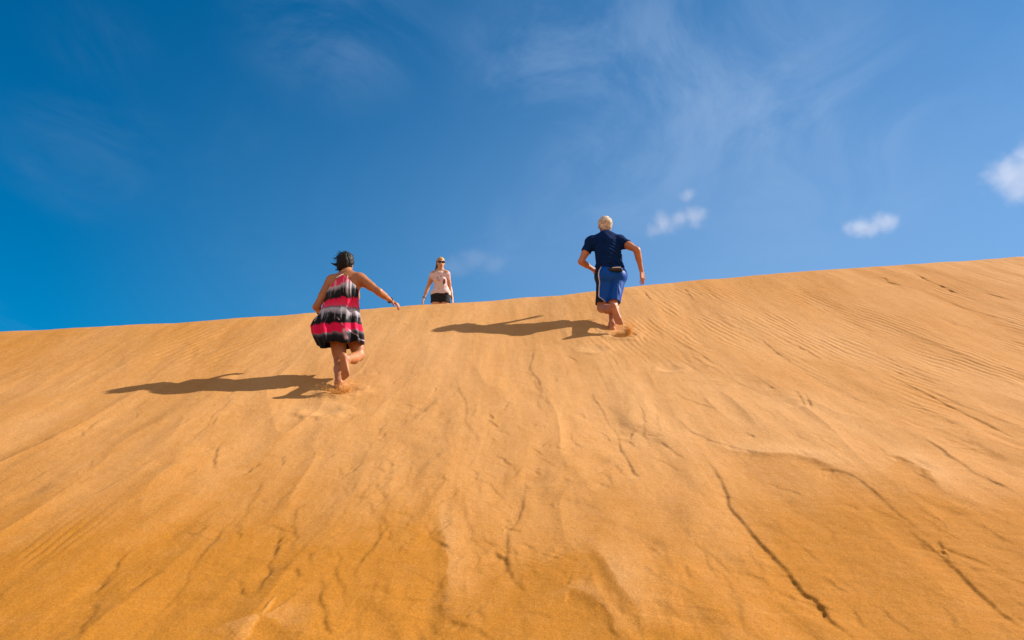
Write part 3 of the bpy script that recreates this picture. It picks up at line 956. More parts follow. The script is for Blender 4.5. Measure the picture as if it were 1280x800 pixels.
# ============================================================ woman in the striped dress
def build_woman():
    org = np.array([WF[0], WF[1], surf_z(WF[0], WF[1])])
    y0 = WF[1]
    an_l = at(423.5, 478.5, y0 + 0.02)
    kn_l = joint(an_l, 425, 452, 0.40, +1)
    hip_c = at(429.5, 402.5, y0 + 0.36)
    hip_l, hip_r = at(420.5, 404.5, y0 + 0.34), at(439.5, 403.5, y0 + 0.40)
    kn_r = at(448.5, 444.5, y0 + 0.36)
    an_r = joint(kn_r, 432.5, 449.5, 0.43, -1)
    neck = at(433.5, 343.5, y0 + 0.50)
    sh_l, sh_r = at(414.5, 351, y0 + 0.52), at(450.5, 348.5, y0 + 0.44)
    el_l = joint(sh_l, 395.5, 383.5, 0.37, -1)
    wr_l = at(400.5, 390.5, el_l[1] + 0.20)
    el_r = joint(sh_r, 473, 364.5, 0.29, -1)
    wr_r = joint(el_r, 489.0, 376.3, 0.245, +1)
    head = at(433.0, 329.5, y0 + 0.56)
    for n_, a_, b_ in (('thigh', hip_l, kn_l), ('shin', kn_l, an_l), ('thighR', hip_r, kn_r), ('shinR', kn_r, an_r), ('spine', hip_c, neck),
                       ('uaL', sh_l, el_l), ('faL', el_l, wr_l), ('uaR', sh_r, el_r), ('faR', el_r, wr_r), ('shw', sh_l, sh_r), ('neck', neck, head)):
        print('WOMAN', n_, round(float(np.linalg.norm(a_ - b_)), 3))
    fwd = nrm([0.10, 0.95, -0.15])
    S = Sculpt(*bounds([an_l, kn_l, hip_l, hip_r, kn_r, an_r, neck, sh_l, sh_r, el_l, wr_l, el_r, wr_r, head], 0.34), 0.0055)
    torso(S, hip_l, hip_r, neck, sh_l, sh_r, head, 0.98, fwd, 1.0)
    leg(S, hip_l, kn_l, an_l, (0.094, 0.060, 0.036), back=-YA)
    leg(S, hip_r, kn_r, an_r, (0.094, 0.058, 0.037), back=-ZA - 0.2 * YA)
    arm(S, sh_l, el_l, wr_l, (0.050, 0.038, 0.025)); arm(S, sh_r, el_r, wr_r, (0.050, 0.038, 0.024))
    hfr = frame([0.25, 0.95, 0.10], [0.05, -0.1, 1])
    head_(S, head, hfr, 0.98)
    hand(S, wr_r, nrm(at(497, 380.5, wr_r[1] - 0.02) - wr_r), -ZA + 0.1 * YA, -1, 0.165, 0.85)
    hand(S, wr_l, nrm([0.45, 0.85, -0.15]), nrm([0.3, 0.1, -0.9]), 1, 0.165, 1.3)
    toe = at(436.8, 475.5, an_r[1] + 0.03)
    foot(S, an_r, toe - an_r, nrm([0.25, 0.95, 0.2]), -1, 0.245)
    foot(S, an_l, nrm([0.12, 0.86, 0.42]), nrm([0, -0.4, 0.9]), 1, 0.24)
    V, F = S.mesh()
    root = mesh_obj('person', V, F, M_TAN, origin=org)
    tag(root, 'barefoot woman in pink and charcoal striped dress running up the dune', 'person', 'people on the dune')

    # hair: a cap, a loose knot on the crown, locks blown to the left
    H = Sculpt(*bounds([head], 0.26), 0.005)
    r_, f, u = hfr
    bk = nrm([0, -1, 0.1])
    H.ell(head + u * 0.030 - f * 0.022, (0.090, 0.104, 0.098), hfr, 0.02, planes=[(head + f * 0.045, f)])
    H.ell(head - u * 0.020 - f * 0.055, (0.078, 0.070, 0.080), hfr, 0.03)
    H.cone(head - u * 0.05 - f * 0.07 + r_ * -0.02, head - u * 0.095 - f * 0.055 - r_ * 0.02, 0.045, 0.026, 0.02)
    H.ell(at(431, 323.5, head[1] - 0.02), (0.060, 0.062, 0.055), hfr, 0.025)
    H.ell(at(431.5, 317.8, head[1] - 0.01), (0.026, 0.035, 0.026), hfr, 0.025)
    HV, HF = H.mesh(1)
    HN = vnormals(HV, HF)
    HV = HV + HN * (0.009 * fbm(201, 3, HV[:, 0] * 60, HV[:, 1] * 30, HV[:, 2] * 20) + 0.004 * fbm(203, 2, HV[:, 0] * 30, HV[:, 1] * 30, HV[:, 2] * 30))[:, None]
    hair = mesh_obj('hair', HV, HF, M_BLACKHAIR, root); hair.location = (0, 0, 0)
    locks = []
    hy = head[1]
    def lk(pts, r0, r1):
        P = spline([at(px, py, hy + dy_) for px, py, dy_ in pts], 14)
        locks.append((P, np.linspace(r0, r1, 14), 6))
    lk([(427, 322, -.05), (422, 321, -.07), (418, 323.5, -.08), (415.5, 322.5, -.08)], 0.010, 0.0015)
    lk([(429, 318.5, -.04), (427, 315.6, -.05), (424.5, 314.6, -.05)], 0.010, 0.0015)
    lk([(436, 320, -.03), (440, 318.5, -.03), (442.5, 320.5, -.02)], 0.008, 0.0015)
    lk([(426, 336, -.06), (421.5, 337.5, -.08), (418.8, 336, -.08)], 0.010, 0.0015)
    lk([(424, 331, -.05), (419.5, 331.2, -.07), (416, 329.8, -.08), (413.3, 328.4, -.08)], 0.016, 0.003)
    lk([(424, 329, -.05), (420, 330.0, -.06), (417, 328.8, -.05)], 0.012, 0.002)
    lk([(427, 320, -.03), (431, 315.5, -.03), (433, 313.6, -.02)], 0.018, 0.003)
    lk([(430, 319, -.03), (434, 315.8, -.03), (436, 317, -.02)], 0.015, 0.003)
    lk([(428, 320, -.02), (424, 317, -.03), (421.5, 316.5, -.03)], 0.010, 0.0015)
    for q in range(70):
        a = random.uniform(0, 1)
        sx, sy = random.uniform(424, 437), random.uniform(317, 334)
        ln = random.uniform(4, 11)
        an = random.gauss(3.25, 0.55)
        lk([(sx, sy, -.06), (sx + ln * .5 * math.cos(an), sy - ln * .5 * math.sin(an) + random.uniform(-1, 1), -.07),
            (sx + ln * math.cos(an), sy - ln * math.sin(an) + random.uniform(-2, 2), -.07)], 0.0028, 0.0010)
    LV, LF = tubes(locks)
    LV = np.array(LV) - org
    mesh_obj('loose_hair', LV, LF, M_BLACKHAIR, hair)
    fuzz('hair_strands', HV, HF, 260, 0.045, 0.0016, head, M_BLACKHAIR, org, hair, 12, -XA * 0.9 + ZA * 0.25)
    hair.data.transform(Matrix.Translation(Vector(-org)))

    # dress: a lofted cloth, gathered to the neck at the back, flaring to a wind-blown hem
    tab = np.array([  # picture row, left, right, depth half-width, centre y
        (345, 404, 450, .090, y0 + .50), (352, 404, 449.5, .130, y0 + .49), (358, 404, 449, .150, y0 + .475), (366, 403.8, 449.2, .158, y0 + .455),
        (376, 403.2, 449.5, .150, y0 + .43), (386, 402, 449.8, .140, y0 + .40), (394, 399, 450.6, .150, y0 + .37), (402, 393, 451.2, .160, y0 + .35),
        (410, 389.5, 452.2, .170, y0 + .34), (418, 391.5, 453.6, .180, y0 + .33), (426, 395, 454.6, .188, y0 + .33), (434, 399, 454.2, .188, y0 + .33), (442, 403, 453, .20, y0 + .33)])
    NT_, NV_ = 220, 150
    th = np.linspace(0, 2 * np.pi, NT_, endpoint=False)            # 0 = right, pi/2 = uphill, -pi/2 = towards the camera
    cs, sn = np.cos(th), np.sin(th)
    camside = sn < 0
    top = np.where(camside, 347.5 + 0.86 * np.abs(22.5 * cs - 4.0), 349 + 15 * np.abs(cs) ** 0.8)
    top = np.minimum(top, 365.5)
    lobe = np.exp(-((np.angle(np.exp(1j * (th - (np.pi + 0.62))))) / 0.50) ** 2)
    hem = 432.2 + 6.5 * lobe - 2.5 * np.exp(-(np.angle(np.exp(1j * th)) / 0.7) ** 2) + 0.8 * np.sin(5 * th + 1)
    v = np.linspace(0, 1, NV_)[:, None]
    row = top[None] + (hem - top)[None] * v
    th2 = np.repeat(th[None], NV_, 0)
    lft = np.interp(row, tab[:, 0], tab[:, 1]); rgt = np.interp(row, tab[:, 0], tab[:, 2])
    dep = np.interp(row, tab[:, 0], tab[:, 3]); cyy = np.interp(row, tab[:, 0], tab[:, 4])
    cxp = (lft + rgt) / 2
    d0 = np.stack([cxp - 640, FPX * math.cos(PITCH) - (400 - row) * math.sin(PITCH), FPX * math.sin(PITCH) + (400 - row) * math.cos(PITCH)], -1)
    Cc = CAM + d0 * (cyy / d0[..., 1])[..., None]
    axl = cyy / d0[..., 1] * 1.0                                     # metres per pixel at that depth
    a = (rgt - lft) / 2 * axl
    g = sstep(380, 436, row)
    cu = np.stack([np.cos(th2) * 2, np.sin(th2) * 2], 0)
    fold = (0.55 * np.sin(9 * th2 + 1.5 * np.sin(th2) + row * 0.02) + 0.45 * np.sin(14 * th2 + 2.0 + row * 0.035)
            + 0.9 * vnoise(211, cu[0] * 2.2, cu[1] * 2.2, row / 26))
    gather = vnoise(217, np.cos(th2) * 15, row / 40) * (1 - sstep(356, 388, row))
    amp = (0.007 + 0.022 * g)
    ff = amp * fold + 0.008 * gather * (sn[None] < 0) + 0.012 * vnoise(219, np.cos(th2) * 2.5 + row / 20, np.sin(th2) * 2.5, row / 16) * (0.4 + 0.6 * g)
    ex = (a + ff * 0.45) * np.cos(th2)
    ey = (dep + ff * 1.0) * np.sin(th2)
    bill = 0.06 * lobe[None] * g                                     # billow on the left
    yaw = -0.085 * np.cos(th2) * (1 - sstep(366, 400, row))
    P = Cc + np.stack([ex, ey - bill + yaw, 0.010 * np.sin(6 * th2) * g], -1)
    VV = P.reshape(-1, 3)
    idg = np.arange(NT_ * NV_).reshape(NV_, NT_)
    i2 = np.roll(idg, -1, 1)
    FF = np.stack([idg[:-1].ravel(), idg[1:].ravel(), i2[1:].ravel(), i2[:-1].ravel()], 1)
    # the print: ikat-edged bands, drooping to the left
    px_ = cxp + (np.cos(th2) * (rgt - lft) / 2)
    st = vnoise(223, np.cos(th2) * 24, np.sin(th2) * 9, row / 60)
    st2 = vnoise(227, np.cos(th2) * 60, np.sin(th2) * 20, row / 30)
    rr = row + 0.06 * (px_ - 430) + (1.2 * st + 0.7 * st2) * (1 - 0.75 * sstep(401, 407, row)) + 1.2 * np.sin(px_ / 7.0) + 3.4 * vnoise(233, px_ / 9.0, row / 22)
    pink, grey, dark, blk = np.array([.62, .0045, .062]), lin(176, 170, 180), lin(32, 30, 38), lin(14, 14, 18)
    pal = pink + 0.15 * (lin(255, 130, 160) - pink)
    C = np.zeros(row.shape + (3,))
    edges = [(340, pink), (360.5, pal), (362, grey), (366, lin(120, 116, 126)), (368.5, dark), (377.5, blk), (379, pink), (387, pal), (389.0, lin(90, 86, 96)), (391.5, grey),
             (397, lin(110, 106, 116)), (399, blk), (408, blk), (410, pink), (419, pink), (420.6, lin(100, 96, 106)), (424, dark), (430, blk), (445, blk)]
    er = np.array([e[0] for e in edges]); ec = np.array([e[1] for e in edges])
    for k_ in range(3):
        C[..., k_] = np.interp(rr, er, ec[:, k_])
    # pale dye streaks running through the gathers on the back and one curved edge low on the right
    sk = np.clip((vnoise(229, px_ / 1.7, row / 50) - 0.18) * 2.2, 0, 1) * sstep(352, 358, row) * (1 - sstep(370, 378, row)) * sstep(-22, 2, px_ - 430)
    C = C * (1 - 0.75 * sk[..., None]) + 0.75 * sk[..., None] * lin(196, 188, 196)
    sk = np.clip((vnoise(231, px_ / 1.3, row / 30) - 0.25) * 2.2, 0, 1) * sstep(385, 390, row) * (1 - sstep(400, 406, row))
    C = C * (1 - 0.6 * sk[..., None]) + 0.6 * sk[..., None] * lin(186, 180, 188)
    for (x0, y0_, x1, y1, wd_) in ((431, 408, 441, 418, 0.55), (441, 418, 455, 426, 0.6), (405, 378, 415, 394, 0.6), (434, 417, 437, 427, 1.6), (399, 396, 396, 404, 0.6), (418, 391, 428, 404, 0.5)):
        dx, dy = x1 - x0, y1 - y0_
        tq = np.clip(((px_ - x0) * dx + (row - y0_) * dy) / (dx * dx + dy * dy), 0, 1)
        dd = np.hypot(px_ - x0 - tq * dx, row - y0_ - tq * dy - 1.2 * np.sin(tq * 3.1))
        m = (np.exp(-(dd / wd_) ** 2) * (np.sin(th2) < 0.2))[..., None] * 0.8
        C = C * (1 - m) + m * lin(225, 190, 205)
    dr = mesh_obj('dress', VV - org, FF, M_PRINT, root, colors=C.reshape(-1, 3))
    so_ = dr.modifiers.new('thickness', 'SOLIDIFY'); so_.thickness = 0.003; so_.offset = 0
    # halter ties round the neck, knotted, with hanging ends
    yb = neck[1]
    nr = 0.062
    loop = [neck + np.array([nr * math.cos(q) * 1.05, nr * math.sin(q), 0.035 + 0.012 * math.sin(q)]) for q in np.linspace(0, 2 * np.pi, 20)]
    knot = at(431.5, 342.8, yb - 0.075)
    items = [(spline(loop, 40), 0.007, 6),
             (spline([knot, at(428, 343.5, yb - .10), at(424, 345.5, yb - .115), at(420.5, 347.5, yb - .12)], 16), np.linspace(.008, .011, 16), 6),
             (spline([knot, at(434.5, 344.5, yb - .105), at(434, 348, yb - .125), at(430.5, 350.2, yb - .13)], 16), np.linspace(.008, .010, 16), 6),
             (spline([at(431, 341.5, yb - .07), at(429, 346, yb - .10), at(424, 350, yb - .115), at(418, 355.5, yb - .115)], 16), 0.006, 6),
             (spline([at(434, 341.5, yb - .07), at(437, 345.5, yb - .10), at(436, 349, yb - .12)], 12), 0.009, 6),
             (np.array([knot - YA * .012, knot + YA * .012]), 0.015, 8)]
    TV, TF = tubes(items)
    mesh_obj('halter_tie', np.array(TV) - org, TF, M_WHITE, dr)
    # bracelet on the swinging arm, band on the other
    for nm, w_, e_, rad in (('bracelet', wr_r, el_r, .030), ('wristband', wr_l, el_l, .031)):
        ax_ = nrm(w_ - e_); p = w_ - ax_ * 0.02
        u_ = nrm(np.cross(ax_, ZA)); v_ = np.cross(ax_, u_)
        ring = [p + rad * (math.cos(q) * u_ + math.sin(q) * v_) for q in np.linspace(0, 2 * np.pi, 24)]
        TV, TF = tube(ring, 0.0065 if nm == 'bracelet' else 0.009, 6)
        mesh_obj(nm, np.array(TV) - org, TF, M_BLACK, root)


# ============================================================ man in blue shorts
def build_man():
    org = np.array([MF[0], MF[1], surf_z(MF[0], MF[1])])
    y0 = MF[1]
    an_r = at(765.3, 405.5, y0 + 0.0)                              # planted leg
    kn_r = joint(an_r, 767.0, 380, 0.42, +1)
    hip_l, hip_r = at(755.5, 347.5, y0 + 0.30), at(771.5, 346.5, y0 + 0.36)
    hip_c = (hip_l + hip_r) / 2
    kn_l = at(752.5, 385.0, y0 + 0.26)
    an_l = joint(kn_l, 769.0, 386.0, 0.44, -1)
    neck = at(757.5, 295.5, y0 + 0.52)
    sh_l, sh_r = at(738.5, 303, y0 + 0.50), at(775.5, 301.5, y0 + 0.46)
    el_l = joint(sh_l, 726.3, 327.0, 0.32, -1)
    wr_l = joint(el_l, 741.5, 337.0, 0.27, +1)
    el_r = joint(sh_r, 796.0, 312.5, 0.32, -1)
    wr_r = joint(el_r, 801.6, 338.0, 0.285, +1)
    head = at(756.2, 282.5, y0 + 0.60)
    for n_, a_, b_ in (('thighR', hip_r, kn_r), ('shinR', kn_r, an_r), ('thighL', hip_l, kn_l), ('shinL', kn_l, an_l), ('spine', hip_c, neck), ('uaL', sh_l, el_l),
                       ('faL', el_l, wr_l), ('uaR', sh_r, el_r), ('faR', el_r, wr_r), ('shw', sh_l, sh_r), ('neck', neck, head)):
        print('MAN', n_, round(float(np.linalg.norm(a_ - b_)), 3))
    fwd = nrm([0.0, 0.95, -0.15])
    lo_, hi_ = bounds([an_l, kn_l, hip_l, hip_r, kn_r, an_r, neck, sh_l, sh_r, el_l, wr_l, el_r, wr_r, head], 0.36)
    S = Sculpt(lo_, hi_, 0.0055)
    torso(S, hip_l, hip_r, neck, sh_l, sh_r, head, 1.06, fwd)
    leg(S, hip_l, kn_l, an_l, (0.092, 0.064, 0.042), back=-ZA - 0.2 * YA)
    leg(S, hip_r, kn_r, an_r, (0.092, 0.060, 0.040), back=-YA)
    arm(S, sh_l, el_l, wr_l, (0.054, 0.042, 0.028)); arm(S, sh_r, el_r, wr_r, (0.054, 0.043, 0.029))
    hfr = frame([-0.12, 0.98, 0.0], [0.0, -0.05, 1])
    head_(S, head, hfr, 1.08)
    hand(S, wr_r, nrm(at(804.3, 356, wr_r[1] + 0.02) - wr_r), nrm([-0.6, 0.6, 0.0]), 1, 0.215, 0.45)
    hand(S, wr_l, nrm([0.75, 0.6, 0.1]), nrm([0.3, -0.3, -0.9]), 1, 0.19, 1.2)
    toe = at(777.6, 410.5, an_l[1] + 0.03)
    foot(S, an_l, toe - an_l, nrm([0.35, 0.9, 0.2]), 1, 0.27)
    foot(S, an_r, nrm([0.05, 0.86, 0.45]), nrm([0, -0.4, 0.9]), -1, 0.27)
    V, F = S.mesh()
    root = mesh_obj('person', V, F, M_RUDDY, origin=org)
    tag(root, 'barefoot grey haired man in navy tee and blue shorts running uphill', 'person', 'people on the dune')

    up = nrm(neck - hip_c)
    # short hair over crown and nape
    H = Sculpt(*bounds([head], 0.2), 0.005)
    r_, f, u = hfr
    H.ell(head + u * 0.030 - f * 0.014, (0.097, 0.115, 0.106), hfr, 0.0, planes=[(head + f * 0.060, nrm(f * 0.8 - u * 0.5)), (head - u * 0.075, -u)])
    H.ell(head - u * 0.030 - f * 0.050, (0.078, 0.060, 0.072), hfr, 0.02)
    HV, HF = H.mesh(1)
    HN = vnormals(HV, HF)
    HV = HV + HN * (0.008 * fbm(301, 3, HV[:, 0] * 34, HV[:, 1] * 34, HV[:, 2] * 18) + 0.002 * fbm(302, 2, HV[:, 0] * 160, HV[:, 1] * 160, HV[:, 2] * 100))[:, None]
    mesh_obj('hair', HV - org, HF, M_GREYHAIR, root)
    fuzz('hair_strands', HV, HF, 700, 0.030, 0.0017, head, M_GREYHAIR, org, bpy.data.objects[hair_name(root)], 11, ZA * -0.5)
    # glasses cord behind the left ear
    e = head - r_ * 0.080
    TV, TF = tubes([(spline([e + u * 0.004 + f * 0.02, e - u * 0.020 - f * 0.030, e - u * 0.075 - f * 0.022 + r_ * .006, e - u * 0.115 - f * 0.03 + r_ * 0.02], 14), 0.0055, 6),
                    (spline([e + u * 0.004 + f * 0.02, e + u * 0.008 + f * 0.10], 6), 0.004, 6)])
    mesh_obj('glasses_cord', np.array(TV) - org, TF, M_BLACK, root)

    # T-shirt
    C = Sculpt(lo_, hi_, 0.0065)
    fr_ = frame(fwd, up)
    hem_p = at(763, 338.0, hip_c[1] - 0.1)
    hemn = nrm(-up + 0.05 * XA)
    torso(C, hip_l, hip_r, neck, sh_l, sh_r, neck + up * 0.10, 1.06, fwd)
    C.D -= 0.013
    C.ell(hip_c + up * 0.14, (0.175, 0.140, 0.14), fr_, 0.06)
    C.ell(hip_c + up * 0.28, (0.165, 0.135, 0.18), fr_, 0.06)
    for s_, e_, k_ in ((sh_l, el_l, 0.50), (sh_r, el_r, 0.42)):
        d_ = nrm(e_ - s_); p_ = s_ + (e_ - s_) * k_
        C.cone(s_, s_ + (e_ - s_) * 0.75, 0.064, 0.067, 0.045, planes=[(p_, d_)])
        C.cone(p_ - d_ * 0.020, p_ + d_ * 0.06, 0.058, 0.058, 0.0, cut=True)
    # hollow at the hem and neck
    C.halfspace(hem_p, hemn)
    C.halfspace(neck + up * 0.040, nrm(up + 0.25 * fwd))
    C.cone(neck + up * 0.015, neck + up * 0.14, 0.060, 0.066, 0.0, cut=True)
    C.cone(hip_l + up * -0.02, hip_r - up * 0.02, 0.118, 0.118, 0.0, cut=True)
    CV, CF = C.mesh()
    cu_ = CV - hip_c
    CV = wrinkle(CV, CF, 311, 0.009, 5, 4, 8)
    CN = vnormals(CV, CF)
    dg = (CV @ nrm([0.75, 0, 1.0]))                                # drag folds running from the left waist to the right shoulder
    msk = np.exp(-((CV[:, 0] - (sh_r[0] - 0.10)) / 0.14) ** 2 - ((CV[:, 2] - (hip_c[2] + 0.28)) / 0.16) ** 2)
    CV = CV + CN * (0.010 * msk * np.sin(dg * 115 + 2.5 * fbm(313, 2, CV[:, 0] * 5, CV[:, 1] * 5, CV[:, 2] * 5)))[:, None]
    CV = CV + CN * (0.006 * np.sin(CV[:, 2] * 70 + 4 * fbm(317, 2, CV[:, 0] * 4, CV[:, 1] * 4, CV[:, 2] * 4)) * np.exp(-((CV[:, 2] - hip_c[2] - 0.13) / 0.07) ** 2))[:, None]
    mesh_obj('t_shirt', CV - org, CF, M_NAVY, root)

    # shorts
    K = Sculpt(lo_, hi_, 0.0065)
    torso(K, hip_l, hip_r, neck, sh_l, sh_r, neck + up * 0.10, 1.06, fwd)
    K.D -= 0.017
    K.halfspace(hip_c + up * 0.125, up)
    K.cone(hip_l + up * 0.03, hip_r + up * 0.03, 0.122, 0.122, 0.04)
    for h_, k_, end, ra, rb, po in ((hip_l, kn_l, at(751, 378.3, kn_l[1] - 0.05), 0.110, 0.084, 0), (hip_r, kn_r, at(769, 376.0, kn_r[1] - 0.05), 0.108, 0.080, 1)):
        d_ = nrm(k_ - h_)
        Lh = (end - h_) @ d_
        p_ = h_ + d_ * Lh
        off = -YA * 0.012
        K.cone(h_ + off, h_ + d_ * (Lh + 0.10) + off, ra, rb, 0.014, planes=[(p_, d_)])
    for h_, k_, end, rb in ((hip_l, kn_l, at(751, 378.3, kn_l[1] - 0.05), 0.084), (hip_r, kn_r, at(769, 376.0, kn_r[1] - 0.05), 0.080)):
        d_ = nrm(k_ - h_); Lh = (end - h_) @ d_; p_ = h_ + d_ * Lh
        K.cone(p_ - d_ * 0.07 - YA * .012, p_ + d_ * 0.08 - YA * .012, rb - 0.012, rb - 0.008, 0.0, cut=True)
    KV, KF = K.mesh()
    KN = vnormals(KV, KF)
    lw = np.clip((hip_c[2] + 0.02 - KV[:, 2]) / 0.35, 0, 1)
    KV = KV + KN * ((0.010 * lw + 0.003) * fbm(331, 3, KV[:, 0] * 15, KV[:, 1] * 15, KV[:, 2] * 4.5) * 1.6)[:, None]
    # colours: royal blue, black side panel bounded by white piping
    dl = nrm(kn_l - hip_l)
    q = KV - hip_l
    tt = q @ dl
    rel = q - tt[:, None] * dl
    angl = np.arctan2(rel[:, 0], -rel[:, 1])                         # 0 faces the camera, negative to the left
    left = KV[:, 0] < hip_c[0]
    Ld = (at(751, 378.3, kn_l[1] - 0.05) - hip_l) @ dl
    curve = -0.66 + 1.0 * sstep(Ld - 0.085, Ld + 0.015, tt)
    bd = angl - curve
    blue, blk, wh = np.array([0.0002, 0.056, 0.320]), np.array([0.008, 0.009, 0.015]), np.array([0.66, 0.60, 0.60])
    Ck = np.repeat(blue[None], len(KV), 0)
    pan = (left & (bd < 0) & (rel[:, 1] < 0.13))[:, None]
    Ck = np.where(pan, blk, Ck)
    wp = (left & (np.abs(bd) < 0.062) & (rel[:, 1] < 0.09))[:, None]
    Ck = np.where(wp, wh, Ck)
    # the same piping on the right leg, close to the hem
    dr_ = nrm(kn_r - hip_r); qr = KV - hip_r; tr = qr @ dr_; relr = qr - tr[:, None] * dr_
    angr = np.arctan2(relr[:, 0], -relr[:, 1]); Lr = (at(769, 376.0, kn_r[1] - 0.05) - hip_r) @ dr_
    bdr = angr - (1.15 - 0.9 * sstep(Lr - 0.05, Lr + 0.02, tr))
    mesh_obj('shorts', KV - org, KF, M_SHORTS, root, colors=Ck)

    # small pouch on the waistband
    pc = at(769.3, 336.9, hip_c[1] - 0.155)
    Pm = Sculpt(*bounds([pc], 0.16), 0.004)
    Pm.cone(pc - XA * 0.070, pc + XA * 0.070, 0.024, 0.024, 0.0, flat=(YA, 0.8))
    Pm.cone(pc - XA * 0.085 + YA * 0.03, pc + XA * 0.085 + YA * 0.03, 0.018, 0.018, 0.02)
    PV, PF = Pm.mesh()
    pouch = mesh_obj('waist_pouch', PV - org, PF, M_BLACK, root)
    TV, TF = tubes([(spline([pc + XA * x + ZA * (0.021 + 0.002 * math.sin(x * 50)) - YA * 0.020 for x in np.linspace(-0.045, 0.068, 6)], 14), 0.007, 6)])
    mesh_obj('zip', np.array(TV) - org, TF, M_WHITE, pouch)


# ============================================================ girl standing behind the crest
def build_girl():
    yg = 14.45
    hip_l, hip_r = at(545.5, 371.0, yg), at(556.0, 370.8, yg + 0.02)      # l = left in the picture
    hc = (hip_l + hip_r) / 2
    gz = surf_z(hc[0], yg)
    org = np.array([hc[0], yg, gz])
    s_ = hc[2] - gz
    print('GIRL hip above sand', s_)
    an_l, an_r = np.array([hc[0] - 0.13, yg + 0.02, gz + 0.075]), np.array([hc[0] + 0.13, yg - 0.03, gz + 0.075])
    kn_l, kn_r = (hip_l * 0.48 + an_l * 0.52) - YA * 0.03, (hip_r * 0.48 + an_r * 0.52) - YA * 0.04
    neck = at(550.3, 338.3, yg + 0.03)
    sh_l, sh_r = at(541.2, 342.6, yg + 0.02), at(558.9, 342.1, yg - 0.01)
    el_l = joint(sh_l, 534.6, 360.0, 0.285, +1)
    wr_l = joint(el_l, 529.6, 373.2, 0.23, -1)
    el_r = joint(sh_r, 562.6, 360.5, 0.285, +1)
    wr_r = joint(el_r, 565.4, 373.5, 0.23, -1)
    head = at(550.9, 328.8, yg + 0.0)
    for n_, a_, b_ in (('spine', hc, neck), ('uaL', sh_l, el_l), ('faL', el_l, wr_l), ('shw', sh_l, sh_r), ('neck', neck, head), ('leg', hip_l, an_l)):
        print('GIRL', n_, round(float(np.linalg.norm(a_ - b_)), 3))
    fwd = nrm([0.08, -1, -0.05])
    lo_, hi_ = bounds([an_l, an_r, hip_l, hip_r, neck, sh_l, sh_r, el_l, wr_l, el_r, wr_r, head], 0.26)
    S = Sculpt(lo_, hi_, 0.006)
    torso(S, hip_l, hip_r, neck, sh_r, sh_l, head, 0.80, fwd, 0.85)
    leg(S, hip_l, kn_l, an_l, (0.086, 0.052, 0.036), back=YA); leg(S, hip_r, kn_r, an_r, (0.086, 0.052, 0.036), back=YA)
    arm(S, sh_l, el_l, wr_l, (0.041, 0.032, 0.023)); arm(S, sh_r, el_r, wr_r, (0.041, 0.032, 0.023))
    hfr = frame([0.26, -1, -0.20], [0, 0, 1])
    head_(S, head, hfr, 0.91)
    hand(S, wr_l, nrm([-0.22, -0.1, -1]), nrm([0.9, 0.2, 0]), -1, 0.165, 0.5)
    hand(S, wr_r, nrm([0.10, -0.1, -1]), nrm([-0.9, 0.2, 0]), 1, 0.165, 0.5)
    foot(S, an_l, nrm([-0.2, -1, 0.05]), ZA, -1, 0.235); foot(S, an_r, nrm([0.2, -1, 0.05]), ZA, 1, 0.235)
    V, F = S.mesh()
    r_, f, u = hfr
    tint = np.repeat(np.array([[0.50, 0.255, 0.135]]), len(V), 0)
    lipd = np.hypot((V - (head - u * 0.064 + f * 0.09)) @ r_ / 0.024, (V - (head - u * 0.064 + f * 0.09)) @ u / 0.012)
    tint = np.where((lipd < 1)[:, None] & ((V - head) @ f > 0.06)[:, None], np.array([[0.42, 0.10, 0.085]]), tint)
    root = mesh_obj('person', V, F, M_FAIR, origin=org, colors=tint)
    tag(root, 'young woman in pale pink top, black shorts and sunglasses standing behind the crest', 'person', 'people on the dune')
    up = ZA
    # hair
    H = Sculpt(*bounds([head], 0.30), 0.005)
    H.ell(head + u * 0.032 - f * 0.020, (0.079, 0.094, 0.087), hfr, 0.0, planes=[(head + u * 0.060 + f * 0.070, nrm(f * 0.45 - u * 0.9))])
    H.ell(head - u * 0.02 - f * 0.055, (0.074, 0.060, 0.085), hfr, 0.02)
    sdl = -XA
    HV, HF = H.mesh(1); HN = vnormals(HV, HF)
    HV = HV + HN * (0.004 * fbm(401, 3, HV[:, 0] * 60, HV[:, 1] * 60, HV[:, 2] * 25))[:, None]
    gh = mesh_obj('hair', HV - org, HF, M_BLOND, root)
    B = Sculpt(*bounds([head], 0.30), 0.005)
    B.cone(head + sdl * 0.064 + u * 0.035 - f * 0.005, head + sdl * 0.072 - u * 0.09 + f * 0.0, 0.022, 0.020, 0.02)
    B.cone(head + sdl * 0.072 - u * 0.09, head + sdl * 0.095 - u * 0.165 + f * 0.03, 0.021, 0.018, 0.015)
    B.cone(head + sdl * 0.095 - u * 0.165 + f * 0.03, head + sdl * 0.085 - u * 0.24 + f * 0.075, 0.017, 0.006, 0.015)
    BV, BF = B.mesh(1); BN = vnormals(BV, BF)
    BV = BV + BN * (0.004 * fbm(403, 3, BV[:, 0] * 60, BV[:, 1] * 60, BV[:, 2] * 25))[:, None]
    mesh_obj('ponytail', BV - org, BF, M_BROWN, gh)  # side strands, with shade painted into their colour
    # sunglasses: two lenses on one bar, temples back to the ears
    G = Sculpt(*bounds([head], 0.16), 0.003)
    gl = head + u * 0.012 + f * 0.094
    for q in (-1, 1):
        G.ell(gl + r_ * q * 0.034 - f * 0.008, (0.033, 0.008, 0.025), hfr, 0.004)
        G.cone(gl + r_ * q * 0.062 - f * 0.014 + u * 0.010, head + u * 0.012 - f * 0.01 + r_ * q * 0.078, 0.005, 0.004, 0.004)
    G.cone(gl - r_ * 0.02 + u * 0.010, gl + r_ * 0.02 + u * 0.010, 0.005, 0.005, 0.004)
    GV, GF = G.mesh(1)
    mesh_obj('sunglasses', GV - org, GF, M_LENS, root)
